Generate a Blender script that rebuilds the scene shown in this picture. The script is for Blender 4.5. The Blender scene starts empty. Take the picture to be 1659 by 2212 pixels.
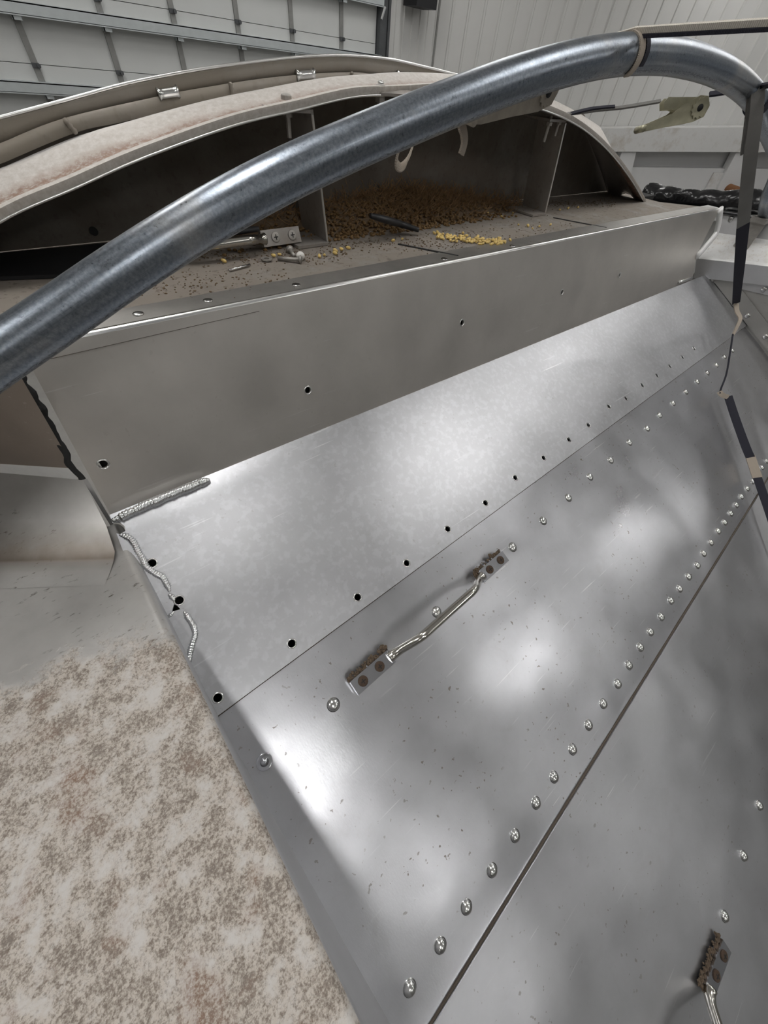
import bpy, bmesh, math, random
from mathutils import Vector, Matrix, noise
from mathutils.geometry import delaunay_2d_cdt
random.seed(7)
SC = bpy.context.scene
COL = SC.collection
rad = math.radians

# ------------------------------------------------------------------ camera
EYE = Vector((0.0, 0.0, 3.35))
FPX, CX, CY = 790.0, 829.5, 1106.0
def _n(v): return v.normalized()
# trailer axes seen from the camera (x right, y down, z forward)
_X = _n(Vector((2140 - CX, 318 - CY, FPX)))
_D = Vector((775 - CX, 1720 - CY, FPX)); _D = _n(_D - _X * _D.dot(_X))
_Z = -_D; _Y = _Z.cross(_X)
_a = rad(-1.19)
_X, _Y = _X * math.cos(_a) + _Y * math.sin(_a), _Y * math.cos(_a) - _X * math.sin(_a)
ROT = Matrix((_X, _Y, _Z))                      # camera axes -> world axes
cam_d = bpy.data.cameras.new('camera'); cam = bpy.data.objects.new('camera', cam_d); COL.objects.link(cam)
cam_d.sensor_fit = 'VERTICAL'; cam_d.sensor_height = 24.0; cam_d.lens = FPX / 2212.0 * 24.0
cam_d.clip_start = 0.01; cam_d.clip_end = 100
r_, d_, f_ = ROT.col[0], ROT.col[1], ROT.col[2]
cam.matrix_world = Matrix(((r_[0], -d_[0], -f_[0], EYE[0]), (r_[1], -d_[1], -f_[1], EYE[1]),
                           (r_[2], -d_[2], -f_[2], EYE[2]), (0, 0, 0, 1)))
SC.camera = cam
SC.view_settings.view_transform = 'Standard'; SC.view_settings.look = 'None'
SC.view_settings.gamma = 1.0; SC.view_settings.use_curve_mapping = False
SC.view_settings.exposure = 0.38

# ------------------------------------------------------------------ light
world = bpy.data.worlds.new('World'); SC.world = world; world.use_nodes = True
world.node_tree.nodes['Background'].inputs[0].default_value = (0.8, 0.85, 0.9, 1)
world.node_tree.nodes['Background'].inputs[1].default_value = 0.15
LAMP_POWER = 17.0
LAMP_ROWS = [(-2.6, 0.6), (0.3, 0.9), (3.4, -0.6), (6.2, 0.4), (-0.6, -3.2), (3.6, -4.4), (0.6, -7.2), (7.6, -4.2), (4.6, -10.0), (9.5, 1.5), (5.0, 4.4), (0.0, 4.4), (1.0, 6.6), (4.2, 6.6), (7.2, 6.4), (-3.5, -6.0), (11.5, 4.2), (12.6, 1.6), (-4.0, 3.0)]

# ------------------------------------------------------------------ helpers
def ray(px, py): return ROT @ Vector((px - CX, py - CY, FPX))
def hit(px, py, P, N):
    d = ray(px, py); return EYE + d * (N.dot(P - EYE) / N.dot(d))
def at_y(px, py, y):
    d = ray(px, py); return EYE + d * (y / d.y)
def at_x(px, py, x):
    d = ray(px, py); return EYE + d * (x / d.x)
def at_z(px, py, z):
    d = ray(px, py); return EYE + d * ((z - EYE.z) / d.z)

def mesh(name, V, F, smooth=False, uv=None):
    m = bpy.data.meshes.new(name)
    m.from_pydata([tuple(v) for v in V], [], F)
    if uv is not None:
        L = m.uv_layers.new(name='UVMap')
        for p in m.polygons:
            for li in p.loop_indices: L.data[li].uv = uv[m.loops[li].vertex_index]
    m.validate(); m.update()
    if smooth: m.polygons.foreach_set('use_smooth', [True] * len(m.polygons))
    return m
def link(name, m, mat=None, parent=None, loc=None):
    o = bpy.data.objects.new(name, m); COL.objects.link(o)
    if mat is not None and not m.materials: m.materials.append(mat)
    if parent is not None:
        o.parent = parent
        if parent.parent is None and parent.type == 'EMPTY' and parent.get('_w'):
            o.location = -parent.location          # world-space vertices
    if loc is not None: o.location = loc
    return o
def obj(name, V, F, mat, parent=None, smooth=False, uv=None):
    return link(name, mesh(name, V, F, smooth, uv), mat, parent)
def tag(o, label=None, cat=None, group=None, kind=None):
    if label: o['label'] = label
    if cat: o['category'] = cat
    if group: o['group'] = group
    if kind: o['kind'] = kind
    return o
def thing(name, loc, label, cat, group=None, worldverts=True):
    o = bpy.data.objects.new(name, None); COL.objects.link(o); o.location = loc; o.empty_display_size = 0.05
    if worldverts: o['_w'] = 1
    return tag(o, label, cat, group)

class MB:
    def __init__(s): s.V = []; s.F = []; s.uv = []
    def add(s, V, F, uv=None):
        b = len(s.V); s.V += [Vector(v) for v in V]; s.F += [tuple(b + i for i in f) for f in F]
        s.uv += uv if uv else [(0, 0)] * len(V); return s
    def box(s, lo, hi, M=None):
        x0, y0, z0 = lo; x1, y1, z1 = hi
        V = [Vector(p) for p in ((x0,y0,z0),(x1,y0,z0),(x1,y1,z0),(x0,y1,z0),(x0,y0,z1),(x1,y0,z1),(x1,y1,z1),(x0,y1,z1))]
        if M: V = [M @ v for v in V]
        return s.add(V, [(3,2,1,0),(4,5,6,7),(0,1,5,4),(1,2,6,5),(2,3,7,6),(3,0,4,7)])
    def plate(s, pts, nrm, t):                     # polygon with a thickness
        n = len(pts); pts = [Vector(p) for p in pts]; q = [p - nrm * t for p in pts]
        return s.add(pts + q, [tuple(range(n)), tuple(reversed(range(n, 2*n)))] + [(i, n+i, n+(i+1)%n, (i+1)%n) for i in range(n)])
    def tube(s, path, r, n=12, up=None, flat=1.0, cap=True):
        path = [Vector(p) for p in path]; L = 0; rings = []
        N0 = None
        for i, p in enumerate(path):
            T = (path[min(i+1, len(path)-1)] - path[max(i-1, 0)]).normalized()
            if N0 is None: N0 = (up or (Vector((0,0,1)) if abs(T.z) < .9 else Vector((1,0,0))))
            N0 = (N0 - T * N0.dot(T)).normalized(); B = T.cross(N0)
            if i: L += (p - path[i-1]).length
            rr = r[i] if isinstance(r, (list, tuple)) else r
            rings.append([(p + (N0 * math.cos(2*math.pi*k/n) * flat + B * math.sin(2*math.pi*k/n)) * rr, (L, k / n)) for k in range(n)])
        V = [v for R in rings for v, _ in R]; U = [u for R in rings for _, u in R]
        F = [(i*n+k, i*n+(k+1)%n, (i+1)*n+(k+1)%n, (i+1)*n+k) for i in range(len(path)-1) for k in range(n)]
        if cap: F += [tuple(reversed(range(n))), tuple((len(path)-1)*n+k for k in range(n))]
        return s.add(V, F, U)
    def ribbon(s, path, wvec, w, t=0.002):          # flat strap: wvec = width direction (one or per point)
        path = [Vector(p) for p in path]; V = []; U = []; L = 0
        for i, p in enumerate(path):
            T = (path[min(i+1, len(path)-1)] - path[max(i-1, 0)]).normalized()
            wd = Vector(wvec[i] if isinstance(wvec, list) else wvec); wd = (wd - T * wd.dot(T)).normalized()
            ww = w[i] if isinstance(w, list) else w; nn = T.cross(wd)
            if i: L += (p - path[i-1]).length
            for a, b in ((-1,-1),(1,-1),(1,1),(-1,1)):
                V.append(p + wd * a * ww / 2 + nn * b * t / 2); U.append((L, (a + 1) / 2 * ww))
        F = [(i*4+k, i*4+(k+1)%4, i*4+4+(k+1)%4, i*4+4+k) for i in range(len(path)-1) for k in range(4)]
        F += [(3,2,1,0), tuple((len(path)-1)*4+k for k in range(4))]
        return s.add(V, F, U)
    def disc(s, c, nrm, r, h, n=16, dome=0.0, r2=None):
        c = Vector(c); nrm = Vector(nrm).normalized(); a = nrm.orthogonal().normalized(); b = nrm.cross(a)
        prof = [(r, 0), (r2 or r, h)]
        if dome: prof = [(r, 0)] + [(r * math.cos(t), h + dome * math.sin(t)) for t in (0, .35, .7, 1.05, 1.35)]
        V = [c + (a*math.cos(2*math.pi*k/n) + b*math.sin(2*math.pi*k/n))*q + nrm*z for q, z in prof for k in range(n)]
        m = len(prof)
        F = [(i*n+k, i*n+(k+1)%n, (i+1)*n+(k+1)%n, (i+1)*n+k) for i in range(m-1) for k in range(n)]
        F += [tuple((m-1)*n+k for k in range(n)), tuple(reversed(range(n)))]
        return s.add(V, F)
    def ellipsoid(s, c, rx, ry, rz, M=None, n=8, m=5):
        V = []
        for i in range(m+1):
            t = math.pi * i / m
            for k in range(n):
                v = Vector((rx*math.sin(t)*math.cos(2*math.pi*k/n), ry*math.sin(t)*math.sin(2*math.pi*k/n), rz*math.cos(t)))
                V.append(Vector(c) + (M @ v if M else v))
        F = [(i*n+k, (i+1)*n+k, (i+1)*n+(k+1)%n, i*n+(k+1)%n) for i in range(m) for k in range(n)]
        return s.add(V, F)
    def grid(s, rows, uv=None, close=False):        # rows of equal length -> one smooth skin
        n = len(rows[0]); V = [v for r in rows for v in r]
        F = [(i*n+k, i*n+k+1, (i+1)*n+k+1, (i+1)*n+k) for i in range(len(rows)-1) for k in range(n-1)]
        return s.add(V, F)
    def build(s, name, mat, parent=None, smooth=False, loc=None, angle=None):
        m = mesh(name, s.V, s.F, smooth, s.uv)
        if smooth and angle:
            m.set_sharp_from_angle(angle=rad(angle))
        return link(name, m, mat, parent, loc)

def spline(P, k=8):
    P = [Vector(p) for p in P]; out = []
    for i in range(len(P)-1):
        a, b, c, d = P[max(i-1,0)], P[i], P[i+1], P[min(i+2,len(P)-1)]
        for j in range(k):
            t = j / k
            out.append(0.5*((2*b)+(c-a)*t+(2*a-5*b+4*c-d)*t*t+(3*b-a-3*c+d)*t**3))
    return out + [P[-1]]
def in_poly(p, poly):
    x, y = p; c = False; n = len(poly)
    for i in range(n):
        x0, y0 = poly[i]; x1, y1 = poly[(i+1) % n]
        if (y0 > y) != (y1 > y) and x < (x1-x0)*(y-y0)/(y1-y0)+x0: c = not c
    return c
def cut_sheet(outline, holes, to3, nrm, t, step, disp=None):
    """a metal sheet with real holes: outline and holes are 2-d polygons, to3 maps (u, v) to the world"""
    pts = []; edges = []
    def loop(poly, sub):
        q = []
        for i in range(len(poly)):
            a = Vector(poly[i]); b = Vector(poly[(i+1) % len(poly)])
            k = max(1, int((b-a).length / step)) if sub else 1
            q += [a.lerp(b, j/k) for j in range(k)]
        s0 = len(pts); pts.extend(q); edges.extend((s0+i, s0+(i+1) % len(q)) for i in range(len(q)))
    loop(outline, True)
    for h in holes: loop(h, False)
    xs = [p[0] for p in outline]; ys = [p[1] for p in outline]
    x = min(xs)
    while x < max(xs):
        y = min(ys)
        while y < max(ys):
            p = (x + 0.31*step, y + 0.37*step)
            if in_poly(p, outline) and not any((Vector(p)-Vector(h[0])).length < 0.02 or in_poly(p, h) for h in holes): pts.append(Vector(p))
            y += step
        x += step
    vo, eo, fo, *_ = delaunay_2d_cdt(pts, edges, [], 1, 1e-6)
    tris = []
    for f in fo:
        c = sum((vo[i] for i in f), Vector((0,0))) / len(f)
        if in_poly(c, outline) and not any(in_poly(c, h) for h in holes): tris.append(tuple(f))
    top = [to3(p[0], p[1]) + nrm * (disp(p[0], p[1]) if disp else 0) for p in vo]
    n = len(top); cnt = {}
    a, b, c = (top[i] for i in tris[0])
    if (b-a).cross(c-a).dot(nrm) < 0: tris = [tuple(reversed(q)) for q in tris]
    for q in tris:
        for i in range(len(q)): cnt[(q[i], q[(i+1) % len(q)])] = 1
    V = top + [p - nrm*t for p in top]; F = list(tris) + [tuple(reversed([i+n for i in q])) for q in tris]
    for (i, j) in list(cnt):
        if (j, i) not in cnt:
            k = len(V); V += [top[i], top[j], top[j]-nrm*t, top[i]-nrm*t]; F.append((k+1, k, k+3, k+2))
    return V, F

# ------------------------------------------------------------------ materials
YA0 = at_z(1400, 435, EYE.z - .26).y               # front edge of the end cap's flange
class NT:
    def __init__(s, name):
        s.m = bpy.data.materials.new(name); s.m.use_nodes = True; s.t = s.m.node_tree
        s.b = s.t.nodes['Principled BSDF']; s.i = 0
    def n(s, ty, **kw):
        x = s.t.nodes.new(ty)
        for k, v in kw.items():
            if k in x.inputs: x.inputs[k].default_value = v
            else: setattr(x, k, v)
        return x
    def l(s, a, b): s.t.links.new(a, b)
    def coord(s, scale=(1,1,1), uv=False, rot=(0,0,0)):
        c = s.n('ShaderNodeTexCoord'); mp = s.n('ShaderNodeMapping'); mp.inputs['Scale'].default_value = scale; mp.inputs['Rotation'].default_value = rot
        s.l(c.outputs['UV' if uv else 'Object'], mp.inputs['Vector']); return mp.outputs[0]
    def noise(s, scale, vec=None, detail=4, rough=.6, dist=0):
        x = s.n('ShaderNodeTexNoise'); x.inputs['Scale'].default_value = scale; x.inputs['Detail'].default_value = detail
        x.inputs['Roughness'].default_value = rough; x.inputs['Distortion'].default_value = dist
        s.l(vec if vec else s.coord(), x.inputs['Vector']); return x.outputs['Fac']
    def ramp(s, fac, stops):
        x = s.n('ShaderNodeValToRGB'); e = x.color_ramp.elements
        while len(e) < len(stops): e.new(.5)
        for k, (p, c) in zip(e, stops):
            k.position = p; k.color = (c, c, c, 1) if not isinstance(c, tuple) else (*c, 1)
        s.l(fac, x.inputs[0]); return x.outputs[0]
    def mix(s, fac, a, b):
        x = s.n('ShaderNodeMix', data_type='RGBA')
        for v, i in ((fac, 0), (a, 6), (b, 7)):
            if isinstance(v, (int, float)): x.inputs[i].default_value = v
            elif isinstance(v, tuple): x.inputs[i].default_value = (*v, 1)
            else: s.l(v, x.inputs[i])
        return x.outputs[2]
    def math(s, op, a, b=0.0):
        x = s.n('ShaderNodeMath', operation=op)
        for v, i in ((a, 0), (b, 1)):
            if isinstance(v, (int, float)): x.inputs[i].default_value = v
            else: s.l(v, x.inputs[i])
        return x.outputs[0]
    def bump(s, h, strength=.2, dist=.002, prev=None):
        x = s.n('ShaderNodeBump'); x.inputs['Strength'].default_value = strength; x.inputs['Distance'].default_value = dist
        s.l(h, x.inputs['Height'])
        if prev: s.l(prev, x.inputs['Normal'])
        return x.outputs[0]
    def set(s, **kw):
        for k, v in kw.items():
            i = s.b.inputs[k.replace('_', ' ')]
            if isinstance(v, (int, float)): i.default_value = v
            elif isinstance(v, tuple): i.default_value = (*v, 1)
            else: s.l(v, i)
        return s.m

def plain(name, col, rough=.6, metal=0.0, var=.12, scale=30, bump=0.0):
    t = NT(name); f = t.noise(scale)
    lo = tuple(c*(1-var) for c in col); hi = tuple(min(1, c*(1+var)) for c in col)
    kw = dict(Base_Color=t.mix(f, lo, hi), Roughness=rough, Metallic=metal)
    if bump: kw['Normal'] = t.bump(f, bump, .002)
    return t.set(**kw)

def aluminium(name, base=.62, rough=(.24,.42), tint=(1,1,1.015), brush=(2,120,120), rot=(0,0,0), scratch=.5, dirt=.25, dirtcol=(.16,.13,.10), buckle=.25, metal=1.0, spot=0.0, bscale=3.2):
    t = NT(name)
    big = t.noise(2.2, detail=3); mid = t.noise(9, detail=5, rough=.65)
    br = t.noise(3.0, t.coord(brush, rot=rot), detail=3)
    # long thin scratches in two directions
    s1 = t.ramp(t.noise(1.3, t.coord((6, 150, 150), rot=(.3, .2, rot[2]+1.0)), detail=2, rough=.4), [(.0, 0.), (.70, 0.), (.76, 1.)])
    s2 = t.ramp(t.noise(1.3, t.coord((5, 180, 180), rot=(.5, .1, rot[2]-.5)), detail=2, rough=.4), [(.0, 0.), (.72, 0.), (.78, 1.)])
    gate = t.ramp(t.noise(4, detail=2), [(.45, 0.), (.65, 1.)])
    sc = t.math('MULTIPLY', t.math('MAXIMUM', s1, s2), gate)
    c0 = tuple(base*.92*x for x in tint); c1 = tuple(min(1, base*1.05*x) for x in tint)
    col = t.mix(t.ramp(mid, [(.3, 0.), (.7, 1.)]), c0, c1)
    spots = t.ramp(t.noise(75, detail=3, rough=.55), [(.50, 0.), (.62, spot)])
    col = t.mix(spots, col, tuple(min(1, base*1.4*x) for x in tint))
    col = t.mix(t.math('MULTIPLY', sc, scratch), col, (.9, .9, .9))
    sp = t.ramp(t.noise(105, detail=2, rough=.5), [(.0, 0.), (.685, 0.), (.71, 1.)])
    spg = t.ramp(t.noise(6, detail=2), [(.42, 0.), (.6, 1.)])
    sp = t.math('MULTIPLY', t.math('MULTIPLY', sp, spg), dirt)
    sm = t.math('MULTIPLY', t.ramp(t.noise(14, detail=6, rough=.7, dist=.6), [(.58, 0.), (.80, 1.)]), dirt*.16)
    df = t.math('MAXIMUM', sp, sm)
    col = t.mix(df, col, dirtcol)
    ro = t.n('ShaderNodeMapRange'); t.l(t.math('ADD', t.math('MULTIPLY', big, .6), t.math('MULTIPLY', mid, .4)), ro.inputs[0])
    ro.inputs[1].default_value = .35; ro.inputs[2].default_value = .65; ro.inputs[3].default_value = rough[0]; ro.inputs[4].default_value = rough[1]
    nb = t.bump(t.noise(bscale, detail=2, rough=.4), buckle, .02)
    nb = t.bump(br, .06, .0015, nb)
    nb = t.bump(sc, -.12, .001, nb)
    me = t.math('SUBTRACT', metal, t.math('MULTIPLY', df, metal))
    return t.set(Base_Color=col, Roughness=ro.outputs[0], Metallic=me, Normal=nb)

def dusty(name, dust=(.36,.31,.26), metalcol=(.5,.49,.47), amount=.6, scale=18, rough=.75, bump=.25, speck=(.10,.07,.05), speckamt=.5, metal=.6):
    t = NT(name)
    a = t.noise(scale, detail=6, rough=.7); b = t.noise(scale*.23, detail=4)
    f = t.ramp(t.math('ADD', t.math('MULTIPLY', a, .55), t.math('MULTIPLY', b, .45)), [(max(0, .62-amount*.35), 0.), (min(1, .80-amount*.35), 1.)])
    col = t.mix(f, metalcol, dust)
    col = t.mix(t.math('MULTIPLY', t.ramp(t.noise(scale*7, detail=3), [(.58, 0.), (.66, 1.)]), speckamt), col, speck)
    col = t.mix(t.math('MULTIPLY', t.ramp(t.noise(scale*1.7, detail=5), [(.56, 0.), (.7, 1.)]), speckamt*.6), col, tuple(c*.55 for c in dust))
    me = t.math('MULTIPLY', t.math('SUBTRACT', 1.0, f), metal)
    return t.set(Base_Color=col, Roughness=t.ramp(f, [(0, rough*.6), (1, rough)]), Metallic=me, Normal=t.bump(a, bump, .003))

M = {}
M['fascia'] = aluminium('brushed aluminium fascia', .58, (.34,.46), tint=(1,.955,.895), brush=(3,130,130), scratch=.25, dirt=.10, buckle=.10, metal=.72)
M['sheet'] = aluminium('slope sheet aluminium', .54, tint=(.985,.995,1.03), rough=(.36,.46), brush=(90,3,90), scratch=.6, dirt=.2, buckle=.10, metal=.9, spot=.22)
M['sheet2'] = aluminium('worn slope sheet aluminium', .60, tint=(.98,.99,1.035), rough=(.26,.37), brush=(120,3,120), scratch=.8, dirt=.8, buckle=.36, metal=.95, bscale=4.0)
M['sheet3'] = aluminium('lower sheet aluminium', .57, tint=(.98,.99,1.03), rough=(.28,.40), brush=(4,120,120), rot=(0,0,.5), scratch=.6, dirt=.6, buckle=.36, metal=.95, bscale=4.0)
M['rail'] = aluminium('rail aluminium', .60, (.38,.5), scratch=.3, dirt=.15, buckle=.06, metal=.7)
M['side'] = aluminium('side wall aluminium', .42, (.4,.55), tint=(1,.98,.93), scratch=.3, dirt=.25, buckle=.08, metal=.6)
M['polish'] = plain('ground bright aluminium', (.78,.78,.77), .30, 1.0, .08, 60)
M['ground'] = plain('freshly ground aluminium', (.86,.86,.85), .42, .2, .08, 60)
M['shoulder'] = dusty('dusty bright rail shoulder', (.60,.55,.48), (.80,.80,.79), .42, 12, .6, .15, (.35,.25,.17), .25, .1)
M['heap'] = plain('corn darkened for shade', (.19,.11,.04), .7, 0, .5, 60)  # darker copy of the corn colour, shade under the cap painted in
M['rivet'] = plain('rivet aluminium', (.66,.66,.65), .24, 1.0, .12, 90)
M['weld'] = plain('weld bead aluminium', (.68,.69,.70), .26, 1.0, .18, 160, .3)
M['steel'] = plain('chromed steel', (.60,.58,.54), .18, 1.0, .14, 40)
M['steelplate'] = plain('bare steel plate', (.60,.61,.65), .22, 1.0, .10, 40)
M['rustscrew'] = plain('rusty screw head', (.075,.048,.032), .7, .35, .4, 220, .4)
M['crust'] = plain('dried mud crust', (.105,.075,.05), .95, 0, .6, 150, .8)
M['ledge'] = dusty('dusty ledge top', (.235,.205,.175), (.30,.285,.265), .85, 12, .85, .2, (.09,.06,.045), .5, .35)
M['cap'] = dusty('dusty tan end cap', (.29,.255,.21), (.34,.31,.275), .75, 7, .6, .12, (.12,.10,.08), .15, .4)
M['capflange'] = dusty('dusty flange of the end cap', (.52,.46,.40), (.66,.65,.63), .62, 16, .6, .25, (.36,.20,.13), .35, .7)
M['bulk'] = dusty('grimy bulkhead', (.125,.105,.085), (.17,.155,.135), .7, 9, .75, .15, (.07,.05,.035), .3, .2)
M['bracket'] = dusty('grimy bracket', (.27,.235,.20), (.38,.36,.34), .5, 11, .6, .1, (.10,.08,.06), .2, .5)
M['galv_bolt'] = plain('dull zinc bolt', (.42,.40,.37), .5, .7, .2, 80)
M['seam'] = plain('grimy shaded seam', (.085,.070,.055), .9)
M['void'] = plain('near black backing', (.02,.02,.02), .9)  # near black; also paints the darkness behind holes and gaps
M['black'] = plain('black rubber and painted shade', (.012,.012,.014), .5)
M['kernel'] = plain('corn kernel', (.74,.54,.19), .42, 0, .35, 60)
M['chaff'] = plain('brown chaff', (.24,.145,.07), .9, 0, .6, 60)
M['crumb'] = plain('fine grain crumbs', (.17,.12,.075), .95, 0, .6, 120, .6)
M['pebble'] = plain('white pebble', (.75,.73,.69), .6)

def flange_material():
    t = NT('dusty ribbed flange'); g = t.n('ShaderNodeSeparateXYZ'); t.l(t.coord(), g.inputs[0])
    mr = t.n('ShaderNodeMapRange'); t.l(t.math('ADD', g.outputs[1], t.math('MULTIPLY', t.math('SUBTRACT', t.noise(40, detail=5, rough=.7), .5), .035)), mr.inputs[0])
    mr.inputs[1].default_value = FL_Y0; mr.inputs[2].default_value = FL_Y0 + .165
    f = mr.outputs[0]
    dust = t.ramp(f, [(.0, .75), (.50, .65), (.62, .12), (1., .2)])
    dirt = t.ramp(f, [(.06, 0.), (.14, 1.), (.24, .9), (.34, 0.)])
    fine = t.noise(120, detail=5, rough=.7)
    col = t.mix(dust, (.50,.49,.48), t.mix(t.ramp(fine, [(.35, 0.), (.65, 1.)]), (.52,.47,.41), (.70,.66,.61)))
    dm = t.math('MULTIPLY', dirt, t.ramp(fine, [(.36, .2), (.52, 1.)]))
    col = t.mix(dm, col, (.26,.15,.10))
    return t.set(Base_Color=col, Metallic=t.math('MULTIPLY', t.math('SUBTRACT', 1.0, dust), .8), Roughness=t.ramp(dust, [(0., .25), (.7, .6)]), Normal=t.bump(fine, .2, .002))
def pan_material(crease=0):
    t = NT('dust covered side pan'); P = t.coord(); g = t.n('ShaderNodeSeparateXYZ'); t.l(P, g.inputs[0])
    # the dust lies behind a ragged tide line across the pan
    edge = t.math('ADD', g.outputs[1], t.math('MULTIPLY', g.outputs[0], .17))
    wob = t.math('MULTIPLY', t.math('SUBTRACT', t.noise(14, detail=8, rough=.75), .5), .20)
    e2 = t.math('ADD', edge, wob)
    zone = t.n('ShaderNodeMapRange'); t.l(e2, zone.inputs[0])
    zone.inputs[1].default_value = .325; zone.inputs[2].default_value = .300; zone.inputs[3].default_value = 0; zone.inputs[4].default_value = 1
    fine = t.noise(330, t.coord((1,1,1)), detail=5, rough=.75); midn = t.noise(38, detail=8, rough=.7)
    c = t.mix(t.ramp(t.math('ADD', t.math('MULTIPLY', fine, .6), t.math('MULTIPLY', midn, .4)), [(.40, 0.), (.535, 1.)]), (.15,.11,.08), (.55,.50,.445))
    c = t.mix(t.ramp(midn, [(.50, 0.), (.64, .85)]), c, (.62,.60,.575))
    c = t.mix(t.math('MULTIPLY', t.math('MULTIPLY', t.ramp(t.noise(16, detail=6), [(.54, 0.), (.68, 1.)]), t.ramp(fine, [(.40, 1.), (.62, .2)])), .8), c, (.22,.12,.075))
    m = t.math('MULTIPLY', zone.outputs[0], t.ramp(t.math('ADD', t.math('MULTIPLY', fine, .5), t.math('MULTIPLY', midn, .5)), [(.30, .55), (.46, 1.)]))
    clean = t.mix(t.ramp(t.noise(11, detail=5), [(.3, 0.), (.7, 1.)]), (.44,.43,.415), (.56,.55,.53))
    spk = t.math('MULTIPLY', t.ramp(t.noise(60, t.coord((1,2.5,1)), detail=4), [(.62, 0.), (.70, 1.)]), t.ramp(t.noise(7), [(.45, 0.), (.6, 1.)]))
    clean = t.mix(spk, clean, (.14,.12,.10))
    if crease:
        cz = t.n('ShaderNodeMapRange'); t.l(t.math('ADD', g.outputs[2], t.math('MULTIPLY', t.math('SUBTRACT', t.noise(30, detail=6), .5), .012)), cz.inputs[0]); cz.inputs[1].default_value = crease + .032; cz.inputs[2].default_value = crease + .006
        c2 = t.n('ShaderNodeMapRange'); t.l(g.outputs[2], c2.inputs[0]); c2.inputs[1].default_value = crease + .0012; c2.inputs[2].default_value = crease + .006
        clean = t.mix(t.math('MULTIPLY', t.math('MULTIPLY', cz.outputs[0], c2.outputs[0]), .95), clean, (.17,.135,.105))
    col = t.mix(m, clean, c)
    nb = t.bump(t.math('MULTIPLY', fine, m), .35, .002); nb = t.bump(t.noise(4, detail=2), .1, .01, nb)
    return t.set(Base_Color=col, Metallic=t.math('MULTIPLY', t.math('SUBTRACT', 1.0, m), .5), Roughness=t.ramp(m, [(0, .42), (1, .85)]), Normal=nb)
FL_Y0 = YA0
M['capflange'] = flange_material()
M['pan'] = pan_material()
M['panface'] = aluminium('pan inner face', .50, (.4,.55), scratch=.1, dirt=.1, buckle=.04, metal=.6)
M['pantop'] = aluminium('brown tinted upper face', .44, (.30,.45), tint=(1,.86,.74), brush=(3,90,90), scratch=.2, dirt=.1, buckle=.06, metal=.7)

def galvanised():
    t = NT('galvanised pipe'); uv = t.coord((1,1,1), uv=True)
    st = t.noise(1, t.coord((260, 34, 1), uv=True), detail=5, rough=.7)
    ln = t.noise(1, t.coord((5, 70, 1), uv=True), detail=3)
    fl = t.noise(60, detail=3)
    g = t.n('ShaderNodeSeparateXYZ'); t.l(uv, g.inputs[0])
    col = t.mix(t.ramp(st, [(.35, 0.), (.7, 1.)]), (.185,.21,.245), (.33,.365,.41))
    col = t.mix(t.math('MULTIPLY', t.ramp(ln, [(.55, 0.), (.7, 1.)]), .5), col, (.14,.16,.19))
    # worn dark print along the lower side of the pipe
    band = t.math('MULTIPLY', t.ramp(g.outputs[1], [(.60, 0.), (.615, 1.)]), t.ramp(g.outputs[1], [(.645, 1.), (.66, 0.)]))
    pr = t.math('MULTIPLY', band, t.ramp(t.noise(1, t.coord((170, 60, 1), uv=True), detail=2), [(.5, 0.), (.56, .8)]))
    col = t.mix(pr, col, (.05,.055,.07))
    dust = t.math('MULTIPLY', t.ramp(t.noise(7, detail=5), [(.56, 0.), (.7, 1.)]), .45)
    col = t.mix(dust, col, (.42,.39,.34))
    return t.set(Base_Color=col, Metallic=t.math('SUBTRACT', .92, dust), Roughness=t.ramp(t.math('ADD', t.math('MULTIPLY', fl, .5), t.math('MULTIPLY', st, .5)), [(.3, .24), (.7, .40)]), Normal=t.bump(st, .10, .0008))
M['galv'] = galvanised()

def webbing(name, c0, c1, freq=600, wear=None):
    t = NT(name); uv = t.coord((1,1,1), uv=True)
    w = t.n('ShaderNodeTexWave', wave_type='BANDS', bands_direction='DIAGONAL'); w.inputs['Scale'].default_value = freq; w.inputs['Distortion'].default_value = 1.5
    t.l(uv, w.inputs['Vector'])
    col = t.mix(w.outputs['Fac'], c0, c1)
    if wear:
        col = t.mix(t.ramp(t.noise(11, detail=4), [(.42, 0.), (.62, 1.)]), col, wear)
    return t.set(Base_Color=col, Roughness=.9, Normal=t.bump(w.outputs['Fac'], .5, .001))
M['strapdark'] = webbing('dusty black webbing', (.012,.012,.02), (.03,.03,.045), 300)
M['strapgrey'] = webbing('worn grey webbing', (.10,.098,.093), (.27,.265,.25), 260, (.16,.155,.145))
M['straptan'] = webbing('dust caked webbing', (.30,.25,.20), (.50,.44,.37), 300)
M['rope'] = webbing('off white webbing', (.50,.46,.40), (.74,.70,.63), 240)
M['ratchet'] = plain('yellowed zinc ratchet', (.42,.40,.29), .45, .55, .25, 60, .15)
M['ratchetdust'] = plain('dusty zinc ratchet', (.40,.36,.30), .6, .4, .25, 60, .15)

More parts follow.
